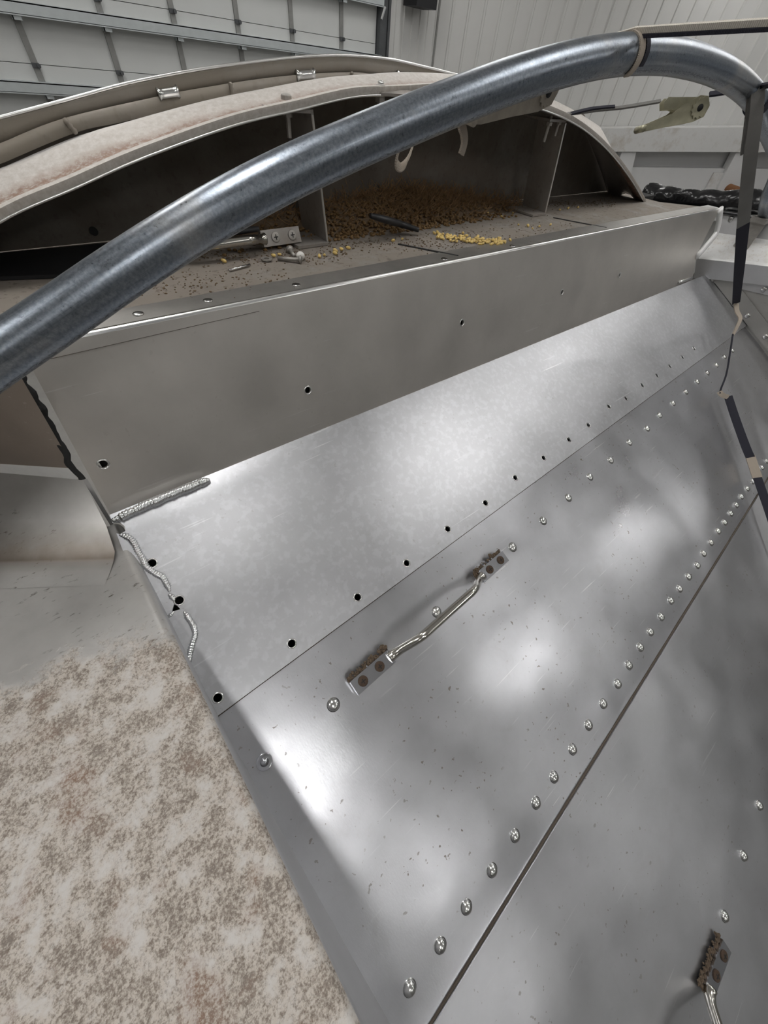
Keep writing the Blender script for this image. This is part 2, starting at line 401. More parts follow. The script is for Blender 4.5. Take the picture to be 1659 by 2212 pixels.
def vinyl():
    t = NT('black vinyl tarp')
    n1 = t.noise(7, detail=3, dist=.6)
    return t.set(Base_Color=(.012,.012,.013), Roughness=.22, Normal=t.bump(n1, .6, .03))
M['vinyl'] = vinyl()
M['wallwhite'] = plain('white ribbed wall panel', (.56,.56,.545), .5, 0, .04, 3)
M['beam'] = dusty('white painted rail', (.42,.38,.33), (.60,.60,.59), .30, 5, .5, .05, (.4,.36,.3), .1, 0)
M['paint'] = plain('white paint', (.60,.60,.60), .45, 0, .05, 4)
M['doorpanel'] = plain('white door section', (.55,.56,.55), .42, 0, .05, 3)
M['doorrail'] = plain('galvanised door strut', (.56,.60,.61), .42, .5, .12, 12)
M['doorstile'] = plain('grey door stile', (.26,.26,.25), .55, .4, .2, 20)
M['darktrack'] = plain('dark door track', (.10,.105,.11), .5, .5, .3, 8)
M['floor'] = plain('concrete floor', (.34,.33,.31), .7, 0, .2, 4)
M['ceiling'] = plain('white ceiling liner', (.80,.80,.79), .5, 0, .03, 2)
M['speaker'] = plain('black speaker cabinet', (.010,.010,.012), .6)
M['rust'] = plain('rusty steel cap', (.19,.085,.035), .85, .2, .4, 30)
def lampmat():
    t = NT('lit lamp diffuser'); e = t.b.inputs
    e['Emission Color'].default_value = (1, .985, .965, 1); e['Emission Strength'].default_value = LAMP_POWER; e['Base Color'].default_value = (.9,.9,.9,1)
    return t.m
M['lamp'] = lampmat()

# ------------------------------------------------------------------ trailer planes
A0 = at_z(165, 724, EYE.z - .26)                      # front edge of the ledge
YF = A0.y; ZL = A0.z
DF = Vector((0, -.266, -.964)).normalized(); NF = Vector((0, -.964, .266)).normalized()   # fascia
PF = Vector((0, YF, ZL))
def fas(px, py): return hit(px, py, PF, NF)
C0 = fas(240, 1115)
FH = (C0 - PF).dot(DF)                                # fascia height
PC = PF + DF * FH                                     # foot of the fascia
AS = rad(25)
DS = Vector((0, -math.cos(AS), -math.sin(AS))); NS = Vector((0, -math.sin(AS), math.cos(AS)))
def slope3(u, v): return Vector((u, PC.y, PC.z)) + DS * v
def suv(px, py, off=0.0):
    h = hit(px, py, PC + NS * off, NS); return (h.x, (h - PC).dot(DS))
XR = 2.52                                             # inner face of the right side wall
XL = -0.125                                           # left end of the sheets

# ------------------------------------------------------------------ building
def struct(o): o['kind'] = 'structure'; return o
YD = 8.6                                              # the wall with the sectional door
FLOOR = 0.0; CEIL = EYE.z + 2.9
b = MB(); b.box((-14, -20, -.2), (24, 10, 0)); struct(b.build('floor', M['floor']))
b = MB(); b.box((-14, -20, CEIL), (24, 10, CEIL + .1)); struct(b.build('ceiling', M['ceiling']))
def ribbed(p0, p1, z0, z1, pitch, name, nrm):
    p0 = Vector(p0); p1 = Vector(p1); d = (p1 - p0); L = d.length; d /= L
    prof = []; s = 0.0
    while s < L:
        for a, h in ((0, 0), (pitch*.80, 0), (pitch*.85, .022), (pitch*.95, .022)):
            if s + a < L: prof.append((s + a, h))
        s += pitch
    prof.append((L, 0))
    lo = [Vector((*(p0 + d*a + nrm*h).xy, z0)) for a, h in prof]; hi = [Vector((v.x, v.y, z1)) for v in lo]
    back0 = [v - nrm*.06 for v in (lo[0], lo[-1], hi[-1], hi[0])]
    b = MB(); b.grid([lo, hi]); b.add(back0, [(0,1,2,3)])
    return struct(b.build(name, M['wallwhite']))
corner = at_y(938, 100, YD); XC = corner.x
doorR = at_y(833, 100, YD).x; doorE = at_y(812, 100, YD).x
ribbed((doorR + .02, YD, 0), (XC, YD, 0), 0, CEIL, .20, 'wall_front', Vector((0, -1, 0)))
dr = Vector((r_[0], r_[1], 0)).normalized(); nw = Vector((-dr.y, dr.x, 0))
if nw.dot(Vector((-1, -1, 0))) < 0: nw = -nw
rw0 = Vector((XC, YD, 0)); rw1 = rw0 + dr * 12.5
ribbed(rw0, rw1, 0, CEIL, .305, 'wall_right', nw)
b = MB(); b.box((-10, -16, 0), (-9.8, YD, CEIL)); struct(b.build('wall_left', M['wallwhite']))
b = MB(); b.box((-10, -16.2, 0), (20, -16, CEIL)); struct(b.build('wall_back', M['wallwhite']))
b = MB(); b.box((-10, YD, 0), (-3.0, YD + .12, CEIL)); b.box((-3.0, YD, EYE.z + 2.3), (doorR, YD + .12, CEIL))
struct(b.build('wall_front_left', M['wallwhite']))
# dark joint in the corner
b = MB(); b.tube([Vector((XC-.02, YD-.03, 0)), Vector((XC-.02, YD-.03, CEIL))], .022, 8); struct(b.build('trim_1', M['doorstile']))

def RW(px, py): return hit(px, py, rw0 + nw * .12, nw)
# white rail and posts along the foot of the right wall
wr = thing('wall_guard', (RW(1450, 300) - Vector((0,0,RW(1450,300).z))), 'white painted guard rail and posts below the ribbed wall, dusty on top', 'guard rail')
def slab(name, pts, d, mat, parent):
    b = MB(); b.plate([Vector(p) for p in pts], nw, d); return b.build(name, mat, parent)
L0 = 1230; L1 = 1800
yl = lambda p, q, x: p[1] + (q[1]-p[1])*(x-p[0])/(q[0]-p[0])
def band(name, a, b_, c, d, mat, dep):
    # a-b upper line, c-d lower line as measured on the wall
    P = [RW(L0, yl(c, d, L0)), RW(L1, yl(c, d, L1)), RW(L1, yl(a, b_, L1)), RW(L0, yl(a, b_, L0))]
    P = [p + nw * dep for p in P]; return slab(name, P, dep + .1, mat, wr)
band('top_rail', (1278, 274), (1650, 271), (1331, 323), (1638, 324), M['beam'], .34)
band('kick_board', (1278, 357), (1650, 362), (1278, 470), (1650, 475), M['paint'], .20)
band('recess_board', (1278, 300), (1650, 300), (1278, 470), (1650, 475), M['paint'], .0)
def post(pl):
    P = [RW(*p) + nw * .30 for p in pl]; slab('post', P, .2, M['paint'], wr)
post([(1278, 470), (1330, 470), (1362, 324), (1332, 324)])
post([(1500, 470), (1560, 470), (1610, 324), (1574, 324)])
post([(1690, 470), (1740, 470), (1790, 324), (1745, 324)])
P = [RW(*p) + nw * .24 for p in [(1512, 405), (1540, 405), (1557, 369), (1530, 369)]]; slab('plate', P, .03, M['beam'], wr)
c = RW(1557, 402) + nw * .55
b = MB(); b.tube([c + nw*.22, c - nw*.24], .09, 20); tag(b.build('pipe_end', M['rust']), 'rusty round pipe end behind the black tarp roll', 'pipe')

# sectional door
dt = thing('door_1', (2.0, YD, 0), None, None); dt['kind'] = 'structure'
b = MB()
zs = [EYE.z - 3.35 + .02]
zj = at_y(125, 143, YD).z; SEC = .61
z = zj
while z - SEC > .1: z -= SEC
edges_z = [0.02]
while z < EYE.z + 2.3: edges_z.append(z); z += SEC
edges_z.append(EYE.z + 2.3)
for a, c in zip(edges_z[:-1], edges_z[1:]):
    b = MB(); b.box((-3.0, YD + .02, a + .003), (doorE, YD + .07, c - .003)); b.build('door_section', M['doorpanel'], dt)
b = MB(); b.box((-3.0, YD + .07, 0.02), (doorE, YD + .09, EYE.z + 2.3)); b.build('door_backing', M['doorstile'], dt)
hx = [at_y(x, 100, YD).x for x in (60, 240, 388, 520, 633, 738)]
hx = [hx[0] - 2*(hx[1]-hx[0]), hx[0] - (hx[1]-hx[0])] + hx
for x in hx:
    b = MB(); b.box((x - .035, YD - .004, 0.05), (x + .035, YD + .025, EYE.z + 2.25)); b.build('stile', M['doorstile'], dt)
    h = MB()
    for z in edges_z[2:-1]:
        h.box((x - .04, YD - .02, z - .03), (x + .04, YD + .01, z + .012)); h.disc((x + .03, YD-.02, z-.01), (0,-1,0), .022, .02, 10)
    h.build('hinge', M['darktrack'], dt)
za = at_y(415, 69, YD).z; zb = at_y(100, 188, YD).z
dz = za - zb
for k in range(-3, 4):
    z = za + k*dz
    b = MB(); b.box((-3.0, YD - .12, z - .055), (doorE + .05, YD - .105, z + .04)); b.box((-3.0, YD - .12, z + .03), (doorE + .05, YD + .02, z + .045)); b.box((-3.0, YD - .12, z - .065), (doorE+.05, YD - .08, z - .05))
    for x in hx: b.box((x - .045, YD - .10, z - .10), (x + .045, YD - .085, z + .0)); b.box((x-.045, YD-.10, z-.10), (x-.035, YD+.02, z)); 
    b.build('strut', M['doorrail'], dt)
b = MB(); b.box((doorE + .015, YD - .08, 0), (doorR - .06, YD + .05, EYE.z + 2.3)); b.box((doorR - .05, YD - .10, 0), (doorR - .0, YD + .1, EYE.z + 2.4)); b.build('track', M['darktrack'], dt)
b = MB(); b.tube([at_y(832, 15, YD - .12), at_y(824, 42, YD - .12)], .02, 6); b.build('pull_cord', M['polish'], dt)
# loudspeaker on the wall near the corner
sp = thing('wall_speaker', at_y(912, 20, YD - .25), 'black loudspeaker box high on the white wall near the corner', 'speaker')
p0 = at_y(889, 22, YD - .30); p1 = at_y(932, 28, YD - .30)
b = MB(); b.box((p0.x, YD - .42, p1.z + .03), (p1.x, YD - .06, p1.z + .55)); b.build('cabinet', M['speaker'], sp)
b = MB(); b.box((p0.x + .12, YD - .08, p1.z + .2), (p0.x + .2, YD + .0, p1.z + .3)); b.build('wall_mount', M['darktrack'], sp)

# ceiling lamps
for i, (x, y) in enumerate(LAMP_ROWS):
    lt = thing('ceiling_lamp', (x, y, CEIL), 'long white strip lamp hung below the shop ceiling', 'lamp', 'strip lamps on the ceiling')
    b = MB(); b.box((x - .18, y - .75, CEIL - .07), (x + .18, y + .75, CEIL - .001)); b.build('housing', M['paint'], lt)
    b = MB(); b.box((x - .16, y - .72, CEIL - .09), (x + .16, y + .72, CEIL - .071)); b.build('diffuser', M['lamp'], lt)

# ------------------------------------------------------------------ trailer body
TR = thing('grain_trailer', (1.2, -1.0, 0), 'aluminium grain trailer hopper with dusty ledge, riveted sloping sheets and side rails', 'trailer')

# --- fascia with drilled holes
def circ(c, r, n=12, e=1.0): return [(c[0] + r*math.cos(2*math.pi*k/n), c[1] + r*e*math.sin(2*math.pi*k/n)) for k in range(n)]
def f3(u, v): return PF + Vector((u, 0, 0)) + DF * v
fl = fas(60, 775).x; fb = C0.x; frb = fas(1498, 599).x; frm = fas(1504, 552); frt = A0.y and at_z(1555, 450, ZL).x
fh = []
for px in [(223, 1003), (665, 843), (998, 697), (1214, 631), (1338, 594)]:
    h = fas(*px); fh.append((h.x, (h - PF).dot(DF)))
outl = [(fl, .004), (frt, .004), (frm.x, (frm - PF).dot(DF)), (frb, FH), (fb, FH)]
def bulge_f(u, v): return .0012*noise.noise(Vector((u*2.2, v*5, 3.1)))
V, F = cut_sheet(outl, [circ(c, .0062) for c in fh], f3, NF, .004, .03, bulge_f)
fo = obj('fascia', V, F, M['fascia'], TR, True); fo.data.set_sharp_from_angle(angle=rad(40))
for c in fh:
    b = MB(); q = f3(*c); b.disc(q + NF*.0012, NF, .0062, .0, 16); b = MB()
    a1 = Vector((1,0,0)); a2 = NF.cross(a1)
    ring = [[q + (a1*math.cos(t) + a2*math.sin(t))*r + NF*h for t in [2*math.pi*k/16 for k in range(17)]] for r, h in ((.0064, .0002), (.0068, .0014), (.0080, .0012), (.0088, .0006))]
    b.grid(ring); b.build('hole_burr', M['polish'], fo, True)
# scribed line near the top edge
p0 = fas(65, 785); p1 = fas(560, 672)
b = MB(); b.tube([p0 + NF*.0006, p1 + NF*.0006], .0004, 4); b.build('scribe_line', M['seam'], fo)

# --- ledge top with rolled front edge
ed = at_z(1555, 450, ZL); e2 = at_z(1420, 437, ZL)
prof = [(0.0, -.010), (.0015, -.004), (.005, -.0012), (.010, 0), (.05, 0)]
rows = []
XS = [fl + (frt - fl)*i/60 for i in range(61)]
for dy, dz_ in prof: rows.append([Vector((x, YF + dy - .001, ZL + dz_ + .0012)) for x in XS])
b = MB(); b.grid(rows); b.add([r for r in rows[0]] , []); lip = b.build('ledge_front_strip', M['polish'], TR, True)
LD = plain('bare scuffed ledge strip', (.40,.385,.36), .42, .75, .22, 30)
b = MB(); b.plate([(fl, YF+.004, ZL+.0015), (frt-.01, YF+.004, ZL+.0015), (frt-.10, YF+.052, ZL+.0015), (fl-.01, YF+.052, ZL+.0015)], Vector((0,0,1)), .003); b.build('ledge_edge_plate', LD, TR)
b = MB(); b.plate([(-1.2, YF + .045, ZL), (frt - .07, YF + .045, ZL), (e2.x + .02, e2.y, ZL), (e2.x - .02, 1.6, ZL), (-1.2, 1.6, ZL)], Vector((0,0,1)), .004)
b.plate([(-1.2, YF - .2, ZL - .002), (fl - .003, YF - .0, ZL - .002), (fl - .003, YF + .06, ZL - .002), (-1.2, YF + .06, ZL - .002)], Vector((0,0,1)), .004)
ledge = b.build('ledge', M['ledge'], TR)
rv = MB(); rv.disc((0,0,0), (0,0,1), .0075, .0012, 12, .0012)
rvm = mesh('flush_rivet', rv.V, rv.F, True)
for px in [(300, 681), (450, 652), (640, 618), (962, 563), (1115, 537)]:
    p = at_z(*px, ZL); link('flush_rivet', rvm, M['rivet'], lip, Vector((p.x, max(p.y, YF+.012), ZL + .0016)))
# seam across the ledge
for a, c in (((860, 527), (990, 553)), ((1195, 470), (1310, 492))):
    p, q = at_z(*a, ZL + .001), at_z(*c, ZL + .001)
    b = MB(); b.ribbon([p, q], (q - p).cross(Vector((0,0,1))), .006, .002); b.build('ledge_seam', M['void'], ledge)

# --- sloping sheets
s1a, s1b = suv(470, 1545), suv(1580, 727); s2a, s2b = suv(930, 2212), suv(1634, 1071)
def lv(a, c, u): return a[1] + (c[1]-a[1])*(u-a[0])/(c[0]-a[0])
v1 = lambda u: lv(s1a, s1b, u); v2 = lambda u: lv(s2a, s2b, u)
def dent(u, v, k): return .0022*noise.noise(Vector((u*3.0, v*3.6, k))) + .0008*noise.noise(Vector((u*8, v*8, k+5)))
def win(v, a, c, w=.07): return max(0, min(1, (v-a)/w))*max(0, min(1, (c-v)/w))
H1 = .0075
D1 = lambda u, v: H1 + dent(u, v, 1.0)*.6*win(v, 0, v1(u)) + crown(v, .19, .19, .003)
crown = lambda v, v0, w, h: h*max(0, 1-((v-v0)/w)**2)
holes1 = [suv(*p) for p in [(471,1506),(629,1390),(770,1291),(875,1218),(963,1145),(1044,1089),(1108,1035),(1169,992),(1223,953),(1265,922),(1309,882),(1346,865),(1381,836),(1413,815),(1441,795),(1468,775),(1493,756),(331,1219),(389,1298)]]
gapA = [suv(*p, 0) for p in [(238,1133),(262,1131),(272,1139),(274,1150),(262,1157),(248,1152)]]
gapB = [suv(*p, 0) for p in [(379,1303),(392,1317),(374,1322)]]
out1 = [(fb, .0), (XR, 0.0), (XR, v1(XR)), (XL, v1(XL))]
hh = [circ(c, .0065) for c in holes1] + [gapA, gapB]
V, F = cut_sheet(out1, hh, slope3, NS, .0045, .028, D1)
sh1 = obj('upper_slope_sheet', V, F, M['sheet'], TR, True); sh1.data.set_sharp_from_angle(angle=rad(40))
for c in holes1:
    q = slope3(*c) + NS*D1(*c); a1 = Vector((1,0,0)); a2 = NS.cross(a1); b = MB()
    b.grid([[q + (a1*math.cos(t) + a2*math.sin(t))*r + NS*h for t in [2*math.pi*k/16 for k in range(17)]] for r, h in ((.0066, .0001), (.0069, .0009), (.0078, .0008), (.0086, .0002))])
    b.build('hole_burr', M['rivet'], sh1, True)
out2 = [(XL, v1(XL)-.010), (XR, v1(XR)-.010), (XR, v2(XR)+.03), (XL, v2(XL)+.03)]
D2 = lambda u, v: dent(u, v, 9.0)*1.2*win(v, v1(u), v2(u)) + crown(v, .70, .19, .005)
V, F = cut_sheet(out2, [], slope3, NS, .004, .028, lambda u, v: D2(u, v))
sh2 = obj('middle_slope_sheet', V, F, M['sheet2'], TR, True); sh2.data.set_sharp_from_angle(angle=rad(40))
out3 = [(XL, v2(XL)), (XR, v2(XR)), (XR, 2.3), (XL, 2.3)]
D3 = lambda u, v: .0065 + dent(u, v, 17.0)*1.5*win(v, v2(u), 9) + crown(v, 1.25, .30, .006)
V, F = cut_sheet(out3, [], slope3, NS, .0045, .05, D3)
sh3 = obj('lower_slope_sheet', V, F, M['sheet3'], TR, True); sh3.data.set_sharp_from_angle(angle=rad(40))
# black panels added under the sheets so the holes look dark
b = MB(); b.plate([slope3(XL, .02) - NS*.03, slope3(XR, .02) - NS*.03, slope3(XR, 1.0) - NS*.03, slope3(XL, 1.0) - NS*.03], NS, .02)
b.plate([f3(fl, .02) - NF*.03, f3(frb, .02) - NF*.03, f3(frb, FH) - NF*.03, f3(fl, FH) - NF*.03], NF, .02); b.build('dark_backing', M['void'], TR)
# legs holding the trailer up, and hopper walls down to them
b = MB()
for x in (.1, 2.3):
    b = MB(); b.box((x - .06, .9, 0), (x + .06, 1.02, ZL - .01)); b.build('landing_leg', M['void'], TR)

# painted seam shade and brown grime under the lapped edges
for vv, sh, D, sg in ((v1, sh2, D2, 1), (v2, sh2, D2, -1.6)):
    b = MB(); b.tube([slope3(XL + .01 + (XR - XL - .02)*k/60, vv(XL + (XR-XL)*k/60) + .0006*sg) + NS*(D(XL + (XR-XL)*k/60, vv(XL + (XR-XL)*k/60)) + .0008) for k in range(61)], [(.0016 + .0005*noise.noise(Vector((k*.7, 0, 0))))*abs(sg) for k in range(61)], 6, NS); b.build('seam_shade_grime', M['seam'], sh)
# rivets
def rivet_mesh(r, dome, h=.0012):
    b = MB(); b.disc((0,0,0), (0,0,1), r, h, 20, dome); b.disc((0,0,0), (0,0,1), r*1.12, .0006, 20); return mesh('rivet', b.V, b.F, True)
RV = [rivet_mesh(.0105, .0052), rivet_mesh(.0100, .0062)]
QS = Vector((0,0,1)).rotation_difference(NS)
def put_rivet(px, me, sheet, dfun, sc=1.0):
    u, v = suv(*px); o = link('rivet', me, M['rivet'], sheet, slope3(u, v) + NS*dfun(u, v))
    o.rotation_mode = 'QUATERNION'; o.rotation_quaternion = QS; o.scale = (sc, sc, sc); return o
row1 = [(720,1522),(943,1322),(1107,1182),(1173,1125),(1228,1075),(1275,1030),(1319,994),(1359,956),(1397,926),(1425,897),(1454,871),(1481,847),(1505,825),(1527,806),(1547,789),(1565,771),(1582,757)]
row2 = [(884,2132),(950,2040),(1005.6,1956.7),(1060,1877),(1109.6,1803),(1155.7,1733),(1195,1677.6),(1235,1618),(1269.6,1565.8),(1301,1519.7),(1332,1477),(1356,1437),(1380,1398),(1401.6,1365),(1424.7,1332.7),(1446,1298),(1465,1272),(1484.8,1246),(1503.8,1221.5),(1517,1196),(1532.7,1172.7),(1548,1148),(1561.6,1129.3),(1575,1110),(1587,1092),(1597.8,1073.8),(1611,1056.4),(1621.7,1041),(1632,1026),(1642,1011),(1652,997)]
for p in row1: put_rivet(p, RV[0], sh2, D2)
for p in row2: put_rivet(p, RV[1], sh2, D2)
b = MB(); b.disc((0,0,0), (0,0,1), .0125, .002, 20, .0008); b.disc((0,0,.0026), (0,0,1), .0065, .0006, 16)
o = put_rivet((571, 1645), mesh('flat_fastener', b.V, b.F, True), sh2, D2); o.name = 'flat_fastener'; o.data.materials.clear(); o.data.materials.append(M['steelplate']); o['label'] = 'flat dull fastener head'
for p in [(1549,1970),(1591,1842),(1625,1735),(1655,1640)]: put_rivet(p, RV[1], sh3, D3, .95)

# weld beads
def bead(name, path, r, parent, nrm, flat=.8, mat='weld'):
    pts = spline(path, 14); st_ = r*.16
    res = [pts[0]]
    for p in pts[1:]:
        while (p - res[-1]).length > st_: res.append(res[-1].lerp(p, st_/(p-res[-1]).length))
    R = []; ph = 0.0
    for i, p in enumerate(res):
        ph += 1/(4.2 + 1.6*noise.noise(p*150)); t = ph % 1.0; e = min(1, (i+2)/12, (len(res)-i+1)/14)
        R.append(r*(.80 + .30*t*t + .22*noise.noise(p*75))*(.3 + .7*e))
    res = [p + Vector((noise.noise(p*60), noise.noise(p*60+Vector((9,0,0))), 0))*r*.25 for p in res]
    b = MB(); b.tube(res, R, 12, nrm, flat); return b.build(name, M[mat], parent, True)
SO = .0095
def sl(px, py, off=SO):
    return hit(px, py, PC + NS*off, NS)
bead('weld_bead', [sl(*p, .013) for p in [(243,1124),(275,1110),(315,1092),(350,1077),(385,1062),(420,1048),(455,1036)]], .0082, sh1, (NS + NF).normalized())
bead('weld_bead', [sl(*p) for p in [(258,1155),(275,1160),(292,1178),(306,1204),(316,1222),(330,1236),(352,1248),(362,1262),(366,1280)]], .0058, sh1, NS)
bead('weld_bead', [sl(*p) for p in [(364,1283),(372,1290),(378,1299)]], .0068, sh1, NS)
bead('weld_bead', [sl(*p) for p in [(361,1334),(370,1327),(377,1320)]], .0042, sh1, NS)
bead('weld_bead', [sl(*p) for p in [(397,1321),(409,1336),(418,1354),(420,1370),(416,1392),(411,1414),(406,1432),(396,1428)]], .0056, sh1, NS)
# right end weld, ground bright
def fo_(px, py, o=.004): return hit(px, py, PF + NF*o, NF)
b = MB(); b.tube(spline([fo_(1556, 452), fo_(1553, 478), fo_(1547, 503), fo_(1530, 526), fo_(1506, 553)], 5), .015, 8, NF, .6); b.build('weld_bead', M['ground'], fo, True)
b = MB(); b.tube([fo_(1466, 610), fo_(1480, 606), fo_(1495, 600)], .006, 8, NF, .6); b.build('weld_bead', M['polish'], fo, True)
# rough dark gap at the left end of the fascia
g = spline([fo_(42, 812, -.002), fo_(75, 862, -.002), (fo_(100, 905, -.002)), fo_(128, 956, -.002), fo_(150, 1000, -.002), fo_(175, 1034, -.002)], 8)
b = MB(); b.tube([p + Vector((noise.noise(p*70), 0, noise.noise(p*55)))*.004 for p in g], [.005+.003*noise.noise(p*80) for p in g], 8); b.build('torn_edge', M['void'], fo)

# --- left side pan: a level dusty top with a rolled inner edge, and a raised end against the fascia
ZP = EYE.z - .53
ea, ec = at_z(250, 1130, ZP), at_z(760, 2212, ZP)
cr0, cr1 = at_z(258, 1192, ZP), at_z(0, 1198, ZP)
rm0, rm1 = at_z(176, 1030, ZP + .08), at_z(0, 1014, ZP + .08)
dgl = (cr1 - cr0).normalized()
cr1 = cr0 + dgl*.9; rm1 = rm0 + (rm1 - rm0).normalized()*.9
up0 = at_y(40, 800, YF + .01); 
b = MB(); ys = [ea.y + .0, *[ea.y + (-.40 - ea.y)*k/60 for k in range(1, 61)]]
def xe(y): return ea.x + (ec.x - ea.x)*(y - ea.y)/(ec.y - ea.y)
RE = .016
# top (a skin whose last column rolls over into the inner face)
secs = []
for y in ys:
    row = []
    yc0 = y
    for dx, dz_ in ((-1.0, 0), (-.5, 0), (-.25, 0), (-.12, 0), (-.06, 0), (-.03, 0), (-.008, 0)): row.append(Vector((xe(y)+dx, y, ZP)))
    for k in range(6):
        t = k/5*math.pi/2; row.append(Vector((xe(y) - .004 + RE*.55*math.sin(t), y, ZP - RE*(1-math.cos(t)))))
    secs.append(row)
# blend the front end of the pan up into the riser with a soft concave crease
b.grid(secs); pan = b.build('side_pan', M['pan'], TR, True); pan.data.set_sharp_from_angle(angle=rad(60))
b = MB(); b.grid([[r[-2] for r in secs], [r[-1] + Vector((.0004,0,0)) for r in secs], [Vector((xe(y) + .0035, y, ZP - .04)) for y in ys], [Vector((xe(y) - .008, y, ZP - .15)) for y in ys], [Vector((xe(y) - .012, y, ZP - .9)) for y in ys]]); b.build('pan_inner_face', M['panface'], TR, True)
rows = []
nr = Vector((0, 0, 1)).cross(dgl).normalized()
if nr.y > 0: nr = -nr
steps = [(.06, 0), (.035, .001), (.018, .004), (.006, .010)]
top0 = rm0 - cr0
for s_, h in steps: rows.append((cr0 + nr*s_ + Vector((0,0,h+.0006)), cr1 + nr*s_ + Vector((0,0,h+.0006))))
rows += [(cr0.lerp(rm0, .35), cr1.lerp(rm1, .35)), (cr0.lerp(rm0, .88), cr1.lerp(rm1, .88)), (rm0.lerp(cr0, .04), rm1.lerp(cr1, .04))]
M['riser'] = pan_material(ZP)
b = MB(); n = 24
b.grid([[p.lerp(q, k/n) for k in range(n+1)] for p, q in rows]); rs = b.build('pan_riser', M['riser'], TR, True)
bv0, bv1 = at_z(160, 1012, ZP + .098), at_z(0, 1002, ZP + .098); bv1 = bv0 + (bv1-bv0).normalized()*.9
bk0 = at_z(44, 812, ZL - .005); bk1 = at_z(-60, 790, ZL - .005); bk1 = bk0 + (rm1 - rm0).normalized()*.9
rr = [(rm0.lerp(cr0, .04), rm1.lerp(cr1, .04)), (rm0.lerp(bv0, .35)+Vector((0,-.004,.004)), rm1.lerp(bv1, .35)+Vector((0,-.004,.004))), (bv0, bv1)]
b = MB(); b.grid([[p.lerp(q, k/n) for k in range(n+1)] for p, q in rr]); b.build('pan_rim', M['ground'], TR, True)
b = MB(); b.grid([[p.lerp(q, k/n) for k in range(n+1)] for p, q in [(bv0, bv1), (bv0.lerp(bk0, .5), bv1.lerp(bk1, .5)), (bk0, bk1)]]); b.build('pan_upper_face', M['pantop'], TR, True)
# narrow folded strip between the pan and the fascia
b = MB(); p = [rm0, cr0.lerp(rm0, .1) , at_z(250, 1150, ZP+.0)]
b.grid([[fo_(178, 1036, -.012), fo_(206, 1082, -.012), fo_(240, 1138, -.012)], [fo_(188, 1034, -.010), fo_(215, 1080, -.010), fo_(246, 1132, -.010)]]); b.build('end_strip', M['rail'], TR)

# --- right side rail and wall
R1a, R1b = at_x(1506, 556, 2.475), at_x(1659, 573, 2.475)
R0a, R0b = at_x(1499, 599, 2.495), at_x(1659, 617, 2.495)
R2a, R2b = at_x(1552, 503, 2.60), at_x(1659, 518, 2.60)
R3a, R3b = at_x(1559, 457, 2.61), at_x(1659, 470, 2.61)
K0a, K0b = at_x(1499, 601, 2.515), at_x(1659, 638, 2.515)
def ext(a, c, L=2.6): return a, a + (c - a).normalized()*L
def strip(name, pairs, mat, n=30, smooth=True):
    b = MB(); b.grid([[p.lerp(q, k/n) for k in range(n+1)] for p, q in pairs]); return b.build(name, mat, TR, smooth)
e1, e0, e2_, e3 = ext(R1a, R1b), ext(R0a, R0b), ext(R2a, R2b), ext(R3a, R3b)
strip('rail_face', [e0, (e1[0]+Vector((0,0,-.004)), e1[1]+Vector((0,0,-.004)))], M['rail'])
strip('rail_lip', [(e1[0]+Vector((0,0,-.004)), e1[1]+Vector((0,0,-.004))), (e1[0]+Vector((.002,0,.001)), e1[1]+Vector((.002,0,.001))), (e1[0]+Vector((.010,0,.006)), e1[1]+Vector((.010,0,.006)))], M['ground'])
strip('rail_shoulder', [(e1[0]+Vector((.010,0,.006)), e1[1]+Vector((.010,0,.006))), e2_], M['shoulder'])
up = strip('rail_upper_face', [e2_, (e3[0], e3[1])], M['rail'])
strip('rail_cap', [e3, (e3[0]+Vector((.006,0,.003)), e3[1]+Vector((.006,0,.003))), (e3[0]+Vector((.14,0,.003)), e3[1]+Vector((.14,0,.003)))], M['polish'])
b = MB(); k0 = ext(K0a, K0b); b.grid([[p.lerp(q, k/20) for k in range(21)] for p, q in [k0, (k0[0]+Vector((-.004,0,.06)), k0[1]+Vector((-.004,0,.06)))]]); sk = b.build('rail_skirt', M['rail'], TR)
rm = mesh('rivet', MB().disc((0,0,0), (0,0,1), .011, .001, 16, .005).V, MB().disc((0,0,0), (0,0,1), .011, .001, 16, .005).F, True)
def side_rivet(px, x, par):
    o = link('rivet', rm, M['rivet'], par, at_x(*px, x)); o.rotation_euler = (0, -math.pi/2, 0)
side_rivet((1650, 625), 2.512, sk); side_rivet((1538, 604), 2.512, sk)
side_rivet((1629, 489), 2.606, up); side_rivet((1579, 473), 2.606, up)
b = MB(); b.box((XR, -2.2, 1.6), (XR + .006, PC.y + .05, K0a.z + .03)); sw = b.build('side_wall', M['side'], TR)
# angle strip riveted to the side wall just above the slope sheets
def sx(px, py): return at_x(px, py, XR - .006)
q0, q1 = slope3(XR - .004, .03) + NS*.012, slope3(XR - .004, 1.9) + NS*.012
b = MB(); b.plate([q0, q0 + NS*.055, q1 + NS*.055, q1], Vector((-1,0,0)), -.004); an = b.build('corner_angle', M['side'], TR)
for px in ((1615, 682), (1654, 727)):
    p = sx(*px); o = link('rivet', rm, M['rivet'], an, p + Vector((-.002,0,0))); o.rotation_euler = (0, -math.pi/2, 0)

